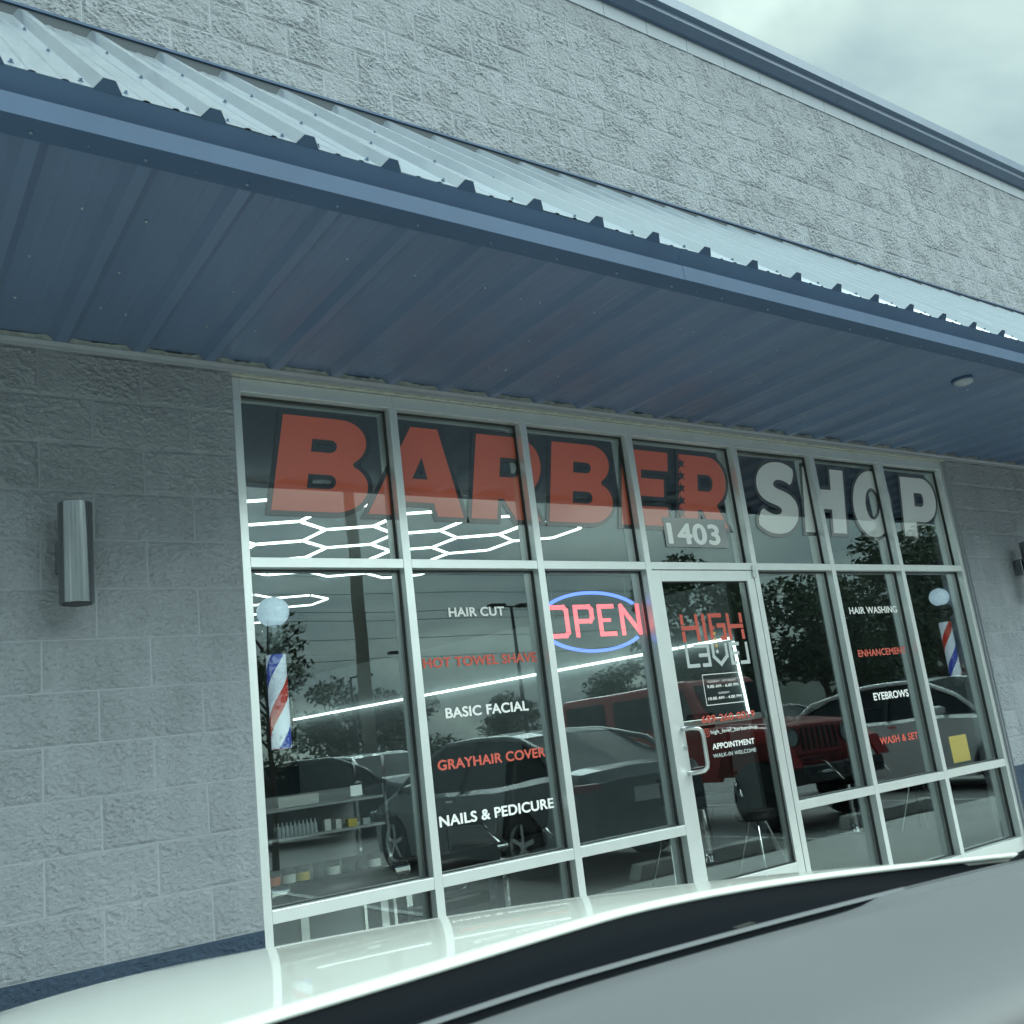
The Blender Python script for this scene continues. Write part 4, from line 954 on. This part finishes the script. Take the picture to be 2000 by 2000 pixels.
        if lights:
            MB().obox((s*hw*.72, .13, .66), (.15, s*.0+.0, 0), (s*.05, .08, 0), (0, 0, .055)).build('headlight', M['bottle'], t, bevel=.02, loc=(0, 0, 0))
            MB().obox((s*hw*.76, L-.05, deck-.17), (.13, 0, 0), (-s*.05, .05, 0), (0, 0, .042)).build('taillight', M['taillight'], t, bevel=.02, loc=(0, 0, 0))
        MB().box(s*(hw+.004)-.008, s*(hw+.004)+.008, 2.35, 2.50, belt-.13, belt-.105).build('door_handle', M['chrome'], t, loc=(0, 0, 0))
    for (nm, yb, zb_, yt, zt_) in (('windshield', ws[0], hood+.005, ws[1], zr-.045), ('rear_window', rw[1], deck+.005, rw[0], zr-.075)):
        g = MB(); bz = .93; pts = [(-bw*bz, yb, zb_), (0, yb+(-.05 if nm == 'windshield' else .05), zb_+.012), (bw*bz, yb, zb_), (rfw*.95, yt, zt_), (0, yt+(-.03 if nm == 'windshield' else .03), zt_+.03), (-rfw*.95, yt, zt_)]
        g.v += pts+[(x, y, z-.012) for x, y, z in pts]; nn = 6
        g.f.append(list(range(nn))); g.f.append([nn+i for i in reversed(range(nn))]); g.m += [0, 0]
        for i in range(nn): g.f.append([i, (i+1) % nn, nn+(i+1) % nn, nn+i]); g.m.append(0)
        g.build(nm, M['car_glass'], t, loc=(0, 0, 0))
    MB().box(-hw*.45, hw*.45, -.012, .05, .34, .50).build('grille', M['plastic'], t, bevel=.01, loc=(0, 0, 0))
    MB().box(-.16, .16, L-.02, L+.012, deck-.36, deck-.22).build('plate', M['lab_w'], t, loc=(0, 0, 0))
    return t
M['taillight'] = mat('taillight', (0.22, 0.012, 0.012), 0.2, coat=.6)
def paintm(n, c, r=.3): return mat(n, c, r, coat=.9, var=.02)
PD, PWH, PG, PS = paintm('charcoal_paint', (.07, .08, .088)), paintm('white_paint', (.84, .86, .86)), paintm('grey_paint', (.18, .19, .2)), paintm('silver_paint', (.42, .44, .45))
PR = paintm('red_paint', (.46, .025, .025))
# dark sedan backed in: tail towards the shop
car('parked_car', 'charcoal sedan parked tail-in, mirrored in the second and third windows', PD, loc=(5.97, -7.85, G), rz=0.0)
car('parked_car', 'white coupe parked nose-in, mirrored in the two rightmost windows', PWH, Hh=1.56, belt=1.05, hood=1.02, deck=1.12, ws=(1.0, 1.95), rw=(3.4, 4.35), roof=(2.3, 3.25), loc=(12.9, -1.95, G), rz=PI)
rowc = [(8.5, -17.5, PWH, 'white hatchback'), (11.6, -17.8, PD, 'dark hatchback'), (14.6, -17.4, PG, 'grey sedan'), (17.5, -17.7, PS, 'silver sedan'), (21.2, -17.6, PD, 'charcoal sedan'), (24.5, -17.5, PWH, 'white sedan'), (31.0, -17.5, PG, 'grey sedan'), (38.0, -17.6, PS, 'silver sedan')]
pos = ['nearest the building corner', 'second in the far row', 'beside the far light pole', 'fourth in the far row', 'fifth in the far row', 'behind the red off-roader', 'past the red off-roader', 'last in the far row']
base = {}
for i, (x, y, pm, nm) in enumerate(rowc):
    lab = nm+' in the far parking row, '+pos[i]
    if pm in base: dup(base[pm], (x, y, G), PI if i % 2 else 0, lab, 'cars in the far parking row')
    else: base[pm] = car('parked_car', lab, pm, Hh=1.5, loc=(x, y, G), rz=PI if i % 2 else 0, group='cars in the far parking row')
for i, (x, y, rz, pm, lab) in enumerate(((3.9, -12.9, .3, PD, 'charcoal car crossing the aisle in the left window mirror image'),)):
    dup(base[PD], (x+5.2, y, G), rz+PI/2, lab, 'cars moving in the aisle')

# red off-roader, nose towards the shop
def offroader(loc, lab):
    t = thing('off_roader', lab, 'off-road car', loc, PI)
    pm = PR
    def prism_x(poly, x0, x1, nm, m, bev=.02, par=t):
        b = MB(); n = len(poly); b.v += [(x0, y, z) for y, z in poly]+[(x1, y, z) for y, z in poly]
        b.f.append(list(range(n))); b.f.append([n+i for i in reversed(range(n))]); b.m += [0, 0]
        for i in range(n): b.f.append([(i+1) % n, i, n+i, n+(i+1) % n]); b.m.append(0)
        return b.build(nm, m, par, bevel=bev, loc=(0, 0, 0))
    prism_x([(.32, .62), (.32, 1.17), (1.35, 1.26), (4.55, 1.26), (4.6, .62)], -.72, .72, 'body', pm, .05)
    prism_x([(1.42, 1.27), (1.78, 1.80), (1.85, 1.88), (4.35, 1.88), (4.48, 1.80), (4.58, 1.27)], -.66, .66, 'cabin', pm, .04)
    prism_x([(.30, 1.175), (.34, 1.20), (1.40, 1.29), (1.44, 1.24)], -.60, .60, 'hood', pm, .02)
    for s in (-1, 1):
        b = MB()
        for yc in (.62, 3.95):
            pts = [(yc-.62, .70), (yc-.50, .93), (yc-.30, 1.03), (yc+.30, 1.03), (yc+.48, .93), (yc+.60, .66)]
            for i in range(len(pts)-1):
                a, c = pts[i], pts[i+1]; d = Vector((0, c[0]-a[0], c[1]-a[1])); m_ = Vector((s*.83, (a[0]+c[0])/2, (a[1]+c[1])/2)); nn = d.cross(Vector((1, 0, 0))).normalized()*.02
                b.obox(m_, (.11, 0, 0), d/2*1.04, nn)
        b.build('fender', pm, t, loc=(0, 0, 0))
        for (y0, y1) in ((1.30, 2.25), (2.30, 3.30)): MB().box(s*.745-.03, s*.745+.03, y0, y1, .58, 1.24).build('door', pm, t, bevel=.02, loc=(0, 0, 0))
        for (y0, y1, ins) in ((1.72, 2.28, .14), (2.42, 3.20, 0), (3.40, 4.30, 0)):
            x_ = s*.672
            g = MB(); pts = [(y0, 1.31), (y0+ins, 1.76), (y1, 1.76), (y1, 1.31)]
            g.v += [(x_-.006, a, c) for a, c in pts]+[(x_+.006, a, c) for a, c in pts]; g.f += [[0, 1, 2, 3], [7, 6, 5, 4], [0, 4, 5, 1], [1, 5, 6, 2], [2, 6, 7, 3], [3, 7, 4, 0]]; g.m += [0]*6
            g.build('side_window', M['car_glass'], t, loc=(0, 0, 0))
        MB().box(s*.80-.02, s*.80+.14 if s > 0 else s*.80+.02, 1.62, 1.70, 1.24, 1.42).build('mirror', M['plastic'], t, bevel=.02, loc=(0, 0, 0))
        hl = MB().lathe([(0, .0), (.095, .0), (.10, .02), (.10, .06)], 24, (s*.49, .255, 1.02), 'y').build('headlight', M['bottle'], t, loc=(0, 0, 0))
        MB().lathe([(.098, -.01), (.115, -.015), (.12, .04)], 24, (s*.49, .255, 1.02), 'y').build('bezel', M['plastic'], hl, loc=(0, 0, 0))
        MB().box(s*.66-.06, s*.66+.06, 4.60, 4.64, .95, 1.16).build('taillight', M['taillight'], t, loc=(0, 0, 0))
        for yc in (.62, 3.95):
            w = MB().lathe([(.20, -.13), (.36, -.14), (.40, -.10), (.40, .10), (.36, .14), (.20, .13)], 30, (0, 0, 0), 'x').build('tyre', M['rubber'], t, loc=(s*.80, yc, .40))
            MB().lathe([(0, s*.06), (.06, s*.09), (.19, s*.07), (.215, s*.13)], 20, (0, 0, 0), 'x').build('rim', M['dark_metal'], w, loc=(0, 0, 0))
    MB().box(-.62, .62, .27, .33, .80, 1.17).build('grille_panel', pm, t, bevel=.02, loc=(0, 0, 0))
    for k in range(7):
        x = -.30+k*.10
        MB().box(x-.028, x+.028, .252, .275, .86, 1.13).build('grille_slot', M['plastic'], t, bevel=.012, loc=(0, 0, 0))
    MB().box(-.86, .86, .02, .22, .50, .70).build('bumper', M['plastic'], t, bevel=.03, loc=(0, 0, 0))
    MB().tube([(-.45, .02, .62), (-.45, -.05, .62), (-.30, -.05, .62), (-.30, .02, .62)], .015, 8).tube([(.45, .02, .62), (.45, -.05, .62), (.30, -.05, .62), (.30, .02, .62)], .015, 8).build('tow_hook', M['steel'], t, loc=(0, 0, 0))
    g = MB(); g.v += [(-.62, 1.44, 1.33), (.62, 1.44, 1.33), (.58, 1.74, 1.80), (-.58, 1.74, 1.80)]; g.v += [(x, y-.012, z) for x, y, z in g.v]; g.f += [[0, 1, 2, 3], [7, 6, 5, 4], [0, 4, 5, 1], [1, 5, 6, 2], [2, 6, 7, 3], [3, 7, 4, 0]]; g.m += [0]*6
    g.build('windshield', M['car_glass'], t, loc=(0, 0, 0))
    MB().lathe([(0, 0), (.30, 0), (.34, .04), (.34, .2), (.30, .22), (0, .22)], 24, (0, 4.60, 1.0), 'y').build('spare_wheel', M['rubber'], t, loc=(0, 0, 0))
    return t
offroader((9.14, -3.20, G), 'red boxy off-roader with slotted grille and round headlights, mirrored in the door and windows')

# ------------------------------------------------------------------ trees, poles and wires across the lot
def crown_mesh(seed, n, blobs, leaf):
    rnd = random.Random(seed); b = MB()
    for _ in range(n):
        c, r = rnd.choice(blobs)
        while True:
            p = Vector((rnd.uniform(-1, 1), rnd.uniform(-1, 1), rnd.uniform(-1, 1)))
            if .25 < p.length < 1: break
        q = Vector(c)+Vector((p.x*r, p.y*r, p.z*r*.8))
        if mnoise.noise(q*(1.1/max(.4, leaf*3))) < -.12: continue
        d = Vector((rnd.uniform(-1, 1), rnd.uniform(-1, 1), rnd.uniform(-.6, .6))).normalized(); e_ = d.cross(Vector((rnd.uniform(-1, 1), rnd.uniform(-1, 1), rnd.uniform(-1, 1)))).normalized()
        l = leaf*rnd.uniform(.6, 1.3); k = len(b.v)
        b.v += [tuple(q-d*l), tuple(q+e_*l*.45), tuple(q+d*l), tuple(q-e_*l*.45)]; b.f.append([k, k+1, k+2, k+3]); b.m.append(0)
    return b.mesh('crown', M['leaf'], fix=False)
def tree_proto(seed, h, w, n, leaf, trunk_r, low=.3, nb=11):
    rnd = random.Random(seed); blobs = []
    tr = MB(); tr.tube([(0, 0, 0), (rnd.uniform(-.1, .1), 0, h*.25), (rnd.uniform(-.2, .2), .1, h*.5), (0, 0, h*.8)], [trunk_r, trunk_r*.8, trunk_r*.5, trunk_r*.15], 8)
    for k in range(nb):
        a = rnd.uniform(0, 2*PI); z = h*rnd.uniform(low, .92); rr = w*rnd.uniform(.2, .75)*(1.15-abs(z/h-.55))
        c = (rr*math.cos(a), rr*math.sin(a), z); blobs.append((c, w*rnd.uniform(.25, .42)))
        tr.tube([(0, 0, z*.55), (c[0]*.5, c[1]*.5, z*.82), c], [trunk_r*.4, trunk_r*.25, trunk_r*.08], 6)
    return crown_mesh(seed, n, blobs, leaf), tr.mesh('trunk', M['bark'])
TP = [tree_proto(3, 6.3, 3.6, 5200, .19, .16), tree_proto(8, 6.0, 3.9, 5200, .19, .16), tree_proto(15, 6.6, 3.4, 5200, .17, .15), tree_proto(21, 9.4, 5.2, 9500, .22, .24, low=.22, nb=16), tree_proto(33, 10.4, 4.6, 9500, .2, .24, low=.25, nb=16)]
def tree(k, x, y, s, rz, lab, grp):
    t = thing('tree', lab, 'tree', (x, y, G), rz, grp); t.scale = (s, s, s)
    for nm, me in (('crown', TP[k][0]), ('trunk', TP[k][1])):
        o = bpy.data.objects.new(nm, me); C.objects.link(o); o.parent = t
    return t
rnd = random.Random(5)
where = ['near the far left pole', 'left of the tall concrete pole', 'behind the tall concrete pole', 'right of the tall concrete pole', 'left of the double lamp', 'by the double lamp', 'right of the double lamp', 'behind the lamp gap', 'left of the single lamp', 'by the single lamp', 'right of the single lamp', 'behind the red off-roader', 'past the red off-roader', 'further along', 'near the end of the belt', 'last of the belt', 'beyond the belt end', 'beyond the lot corner', 'at the lot corner', 'at the very edge', 'past the edge', 'farthest right']
for i in range(20):
    x = 14+i*4.6+rnd.uniform(-1.2, 1.2)
    hgt = (.95 if i in (2, 3) else .78 if i in (5, 6, 9) else .92)*rnd.uniform(.93, 1.08)
    tree(i % 3, x, -54+rnd.uniform(-3, 3), hgt, rnd.uniform(0, 6), 'dark bushy tree in the belt beyond the parking lot, %s' % where[i], 'trees in the belt beyond the parking lot')
for i, (k, x, y, s) in enumerate(((3, 29.5, -25, .80), (4, 34.0, -27.5, .92), (3, 38.5, -25.5, .80), (4, 45.0, -28, 1.0), (3, 50.5, -26.5, 1.05), (4, 56.0, -28, 1.1), (3, 62, -27, 1.0))):
    tree(k, x, y, s, i*1.3, 'tall dark oak mirrored in the door and right windows, %s' % ('leftmost', 'second from left', 'third from left', 'middle of the row', 'third from right', 'second from right', 'rightmost')[i], 'tall oaks behind the aisle')
# understory hedge
hb = [((x*1.0, rnd.uniform(-1, 1), rnd.uniform(.6, 1.5)), rnd.uniform(1.0, 1.7)) for x in range(-10, 110, 1)]
me = crown_mesh(77, 16000, hb, .22); o = bpy.data.objects.new('hedge', me); C.objects.link(o); o.location = (2, -50, G); o['kind'] = 'stuff'
# young island tree with drooping sprays
def young_tree():
    t = thing('young_tree', 'young tree with drooping leafy sprays mirrored behind the left barber pole', 'tree', (4.55, -9.6, G))
    rn = random.Random(12); tr = MB(); b = MB()
    tr.tube([(0, 0, 0), (.05, 0, 1.0), (-.02, .05, 1.9), (.05, 0, 2.7), (.1, 0, 3.6)], [.055, .045, .038, .025, .01], 8)
    for k in range(19):
        a = rn.uniform(0, 2*PI); z = rn.uniform(1.3, 3.5); L_ = rn.uniform(.6, 1.25)*(1.15-(z-1.3)*.22)
        pts = [Vector((0, 0, z-.3))]
        for q in range(1, 7):
            f = q/6; pts.append(Vector((math.cos(a)*L_*f, math.sin(a)*L_*f, z-.3+.75*L_*f+.05*math.sin(q))))
        tr.tube(pts, [.018*(1-i/7)+.004 for i in range(7)], 5)
        for p in pts[2:]:
            for _ in range(26):
                c = p+Vector((rn.gauss(0, .085), rn.gauss(0, .085), rn.gauss(0.02, .10))); d = Vector((rn.uniform(-1, 1), rn.uniform(-1, 1), rn.uniform(-.8, .4))).normalized(); e_ = d.cross(Vector((.3, .5, .8))).normalized(); l = rn.uniform(.04, .075); i0 = len(b.v)
                b.v += [tuple(c-d*l), tuple(c+e_*l*.5), tuple(c+d*l), tuple(c-e_*l*.5)]; b.f.append([i0, i0+1, i0+2, i0+3]); b.m.append(0)
    tr.build('trunk', M['bark'], t, loc=(0, 0, 0)); b.build('crown', M['leaf'], t, loc=(0, 0, 0), fix=False)
young_tree()
def pole(x, y, h, r, lab, m):
    t = thing('utility_pole', lab, 'pole', (x, y, G)); MB().tube([(0, 0, 0), (0, 0, h)], [r*1.25, r*.8], 12).build('shaft', m, t, loc=(0, 0, 0), smooth=True)
    MB().lathe([(r*1.8, 0), (r*1.8, .25), (0, .25)], 16).build('foot', M['concrete'], t, loc=(0, 0, 0)); return t
pole(11.65, -20.8, 12.5, .17, 'thick tan concrete light pole mirrored in the leftmost windows', M['pole'])
def lamp_post(x, y, h, heads, lab):
    t = thing('lamp_post', lab, 'street lamp', (x, y, G))
    MB().tube([(0, 0, 0), (0, 0, h)], [.13, .08], 10).build('shaft', M['dark_metal'], t, loc=(0, 0, 0), smooth=True)
    for s in heads: MB().tube([(0, 0, h-.05), (s*.5, 0, h)], .05, 6).box(min(s*.45, s*1.35), max(s*.45, s*1.35), -.22, .22, h-.06, h+.10).build('lamp_head', M['dark_metal'], t, loc=(0, 0, 0))
    MB().tube([(0, 0, 0), (0, 0, .6)], .28, 14).build('foot', M['concrete'], t, loc=(0, 0, 0)); return t
lamp_post(27.7, -35.8, 8.25, (-1, 1), 'dark double-headed parking lot lamp mirrored in the second window')
lamp_post(28.6, -49.0, 7.6, (-1,), 'dark single-headed lamp left of the double-headed one')
lamp_post(24.6, -49.0, 6.4, (1,), 'shorter single-headed lamp near the tree belt')
lamp_post(41.5, -34, 9.0, (-1, 1), 'dark double-headed lamp mirrored at the left of the door glass')
for k in range(7):
    z = 9.2+k*1.15+(k % 3)*.25
    w = MB(); n = 26; w.tube([(-40+k*2+180*i/n, -58, z-1.0+3.2*((i/n-.5)**2)) for i in range(n+1)], .022, 4)
    tag(w.build('power_line', M['dark_metal']), 'thin power line across the sky, %s of seven' % ('lowest', 'second lowest', 'third', 'middle', 'third highest', 'second highest', 'highest')[k], 'wire', 'power lines beyond the lot')
pole(-38, -58, 17, .2, 'far utility pole at the left end of the wires', M['pole']); pole(138, -58, 17, .2, 'far utility pole at the right end of the wires', M['pole'])
# low grey store across the road
st = thing('far_store', 'low grey store with roller doors across the lot, mirrored right of the door', 'building', (74, -46, G))
MB().box(-14, 14, -8, 8, 0, 4.2).build('wall', M['concrete'], st, loc=(0, 0, 0)); MB().box(-14.3, 14.3, -8.3, 8.3, 4.2, 4.6).build('roof', M['fascia'], st, loc=(0, 0, 0))
for k in range(5): MB().box(-12+k*5, -9+k*5, 8.0, 8.06, 0, 3).build('door', M['smooth'], st, loc=(0, 0, 0))

# ------------------------------------------------------------------ the car the photo is taken from
own = thing('own_car', 'white car seen from inside: pale hood, black cowl and grey dashboard', 'car', (-0.05, -3.2, G))
ow = -Vector(own.location)
XC = -0.05
def hood_z(x, y):
    t = y+3.05; dx = x-XC; a = abs(dx)
    return 0.9839+0.0057*dx+0.0329*dx*dx-0.0825*a**3-0.1333*t*abs(t)+0.0386*max(t, 0)**3-0.0052*dx*t-0.1172*dx*dx*t
def rear_y(x): return -2.988-0.548*max(0, abs(x-XC)-.28)**1.6+0.0836*(x-XC)
def dash_off(x): return -0.135*abs(x)**1.5
def hood_fn(u, v):
    x = XC+0.93*u; y = rear_y(x)+(-1.70-rear_y(x))*v
    return (x, y, hood_z(x, y))
us = [i/24 for i in range(-24, 25)]; vv = [j/40 for j in range(41)]
ho = MB().grid(hood_fn, us, vv).build('hood', M['hood_paint'], own, smooth=True, fix=False, loc=ow)
sm = ho.modifiers.new('thick', 'SOLIDIFY'); sm.thickness = 0.012; sm.offset = -1 if ho.data.polygons[0].normal.z > 0 else 1
# rolled rear edge of the hood
def edge_pts(off, dz): return [(XC+.93*u, rear_y(XC+.93*u)-off, hood_z(XC+.93*u, rear_y(XC+.93*u))+dz) for u in us]
MB().tube(edge_pts(0.001, -0.004), 0.0042, 8).build('hood_edge', M['hood_paint'], own, smooth=True, loc=ow)
for s in (-1, 1):
    b = MB()
    def ff(u, v):
        y = -3.45+(1.78)*v; x = XC+s*(.93+.035*math.sin(u*PI/2)); z = (hood_z(XC+.93, max(-3.3, y))-.006)*(1-u)+0.45*u
        return (x, y, z)
    b.grid(ff, [i/8 for i in range(9)], [j/16 for j in range(17)]).build('fender', M['hood_paint'], own, smooth=True, loc=ow)
    MB().box(XC+s*.95-.02, XC+s*.95+.02, -4.6, -3.46, .15, .93).build('door', M['hood_paint'], own, bevel=.015, loc=ow)
    MB().box(XC+s*.95-.02, XC+s*.95+.02, -5.7, -4.62, .15, .93).build('door', M['hood_paint'], own, bevel=.015, loc=ow)
    for y in (-2.45, -5.35):
        w = MB().lathe([(.23, -.11), (.33, -.115), (.345, -.09), (.345, .09), (.33, .115), (.23, .11)], 30, (XC+s*.84, y, G+.345), 'x').build('tyre', M['rubber'], own, loc=ow)
        MB().lathe([(0, s*.08), (.06, s*.08), (.21, s*.07), (.24, s*.11)], 24, (XC+s*.84, y, G+.345), 'x').build('rim', M['steel'], w)
# black cowl in steps down to the glass
def strip(pts_yz, name, m, x0=-.93, x1=.93, n=40, par=own, curve=True, smooth=True, **kw):
    b = MB(); k = len(pts_yz)
    for i in range(n+1):
        u = x0+(x1-x0)*i/n; x = XC+u; base = dash_off(x)
        for (y, z) in pts_yz: b.v.append((x, y+base*(1.0), z))
    for i in range(n):
        for j in range(k-1): b.f.append([i*k+j, (i+1)*k+j, (i+1)*k+j+1, i*k+j+1]); b.m.append(0)
    return b.build(name, m, par, smooth=smooth, loc=ow, fix=False, **kw)
b = MB()
CP = [(0, -.002), (.06, -.022), (.2, -.030), (.5, -.036), (.8, -.044), (1, -.050)]
for i in range(49):
    x = XC+.93*(i/24-1); y0 = rear_y(x); y1 = -3.120+dash_off(x)
    for (f, dz) in CP: b.v.append((x, y0+(y1-y0)*f if y1 < y0 else y0-.1*f, hood_z(x, y0)+dz-.012*f))
for i in range(48):
    for j in range(5): b.f.append([i*6+j, (i+1)*6+j, (i+1)*6+j+1, i*6+j+1]); b.m.append(0)
b.build('cowl_panel', M['gloss_black'], own, smooth=True, loc=ow, fix=False)
MB().tube([(x, rear_y(x)-.045, hood_z(x, rear_y(x))-.040) for x in [-.7+.07*i for i in range(15)]], .005, 6).build('wiper', M['gloss_black'], own, loc=ow)
# windshield, two plies, laminated
def ws_fn(off):
    def f(u, v):
        x = XC+(.90-.20*v)*u; y = -3.105+dash_off(XC+.86*u)*(1-v)-0.96*v-.05*v*u*u; z = .940-.03*abs(u)**3*(1-v)+.493*v-.02*v*abs(u)**2
        return (x, y-off*.45, z+off*.89-off*1.8)
    return f
for k, off in enumerate((0.0, 0.004)):
    b = MB(); U_ = [i/10 for i in range(-10, 11)]; V_ = [j/10 for j in range(11)]; b.grid(ws_fn(off), U_, V_); n0 = len(b.v)
    b2 = MB(); b2.grid(ws_fn(off+0.003), U_, V_); b.v += b2.v; b.f += [[n0+i for i in reversed(f)] for f in b2.f]; b.m += b2.m
    b.build('windshield', M['windshield'], own, loc=ow, fix=False)
# roof and pillars
def roof_fn(u, v):
    return (XC+.70*u, -4.075-1.49*v, 1.432+.03*math.sin(v*PI)-.05*abs(u)**3)
for nm, dz, m in (('roof', .012, M['hood_paint']), ('headliner', -.006, M['headliner'])):
    MB().grid(lambda u, v: (roof_fn(u, v)[0], roof_fn(u, v)[1], roof_fn(u, v)[2]+dz), [i/8 for i in range(-8, 9)], [j/8 for j in range(9)]).build(nm, m, own, smooth=True, loc=ow)
for s in (-1, 1):
    MB().tube([(XC+s*.905, -3.44, .90), (XC+s*.80, -3.76, 1.20), (XC+s*.70, -4.07, 1.405)], [.030, .026, .024], 8).build('front_pillar', M['plastic'], own, smooth=True, loc=ow)
    MB().tube([(XC+s*.93, -5.65, .92), (XC+s*.70, -5.5, 1.39)], .04, 8).build('rear_pillar', M['hood_paint'], own, smooth=True, loc=ow)
    MB().tube([(XC+s*.93, -4.61, .92), (XC+s*.70, -4.75, 1.40)], .03, 8).build('middle_pillar', M['plastic'], own, smooth=True, loc=ow)
MB().box(XC-.93, XC+.93, -6.15, -5.66, .25, .95).build('tail', M['hood_paint'], own, bevel=.05, loc=ow)
MB().box(XC-.9, XC+.9, -1.74, -1.66, G+.2, .62).build('front_bumper', M['hood_paint'], own, bevel=.03, loc=ow)
MB().box(XC-.92, XC+.92, -5.66, -3.6, G+.22, G+.27).build('cabin_floor', M['plastic'], own, loc=ow)
# dashboard: ridge at the front, slot for the demister, wide top that rolls over
dd = [(-3.116, .935), (-3.121, .960), (-3.127, .9695), (-3.135, .9720), (-3.143, .9690)]
strip(dd, 'dash_ridge', M['dash'], x0=-.90, x1=.62)
strip([(-3.141, .9690), (-3.144, .945), (-3.178, .945), (-3.181, .9700)], 'demister_slot', M['gloss_black'], x0=-.90, x1=.60)
def dash_fn(u, v):
    pr = [(-3.178, .9660), (-3.184, .9715), (-3.24, .975), (-3.33, .978), (-3.40, .979), (-3.46, .978), (-3.515, .973), (-3.542, .964), (-3.553, .950), (-3.552, .930), (-3.535, .87), (-3.51, .75)]
    y, z = pr[v]; x = XC+u; base = dash_off(x)
    k = max(0.0, min(1.0, (u-.43)/.17)) if u > 0 else 0.0
    k = k*k*(3-2*k)
    if v == 0: y, z = y+.038*k, z+.004*k
    if v == 1: y, z = y+.024*k, z+.001*k
    return (x, y+base*(1-v/11*.2), z)
b = MB(); us2 = [-.92+1.84*i/60 for i in range(61)]
b.grid(dash_fn, us2, list(range(12))).build('dashboard', M['dash'], own, smooth=True, fix=False, loc=ow)
strip([(-3.116, .93), (-3.121, .960), (-3.127, .9695), (-3.142, .9710)], 'dash_ridge', M['dash'], x0=.615, x1=.92)
MB().box(XC-.9, XC+.9, -3.66, -3.572, .55, .930).build('lower_dash', M['gloss_black'], own, bevel=.02, loc=ow)
MB().box(.318, .352, -3.118, -3.108, .957, .963).build('cowl_sensor', M['dark_metal'], own, loc=ow)
b = MB()
for i in range(61):
    x = -.90+1.76*i/60; a = max(0.0, abs(x)-.62); y = -3.114+dash_off(x); zt = .950+min(.034, .9*a**2.1)
    for (yy, zz) in ((y, .925), (y-.012, zt-.006), (y-.016, zt), (y-.019, zt-.004), (y-.006, .925)): b.v.append((x, yy, zz))
for i in range(60):
    for j in range(4): b.f.append([i*5+j, (i+1)*5+j, (i+1)*5+j+1, i*5+j+1]); b.m.append(0)
b.build('frit_band', M['gloss_black'], own, smooth=True, loc=ow, fix=False, label='black ceramic band along the foot of the windshield')
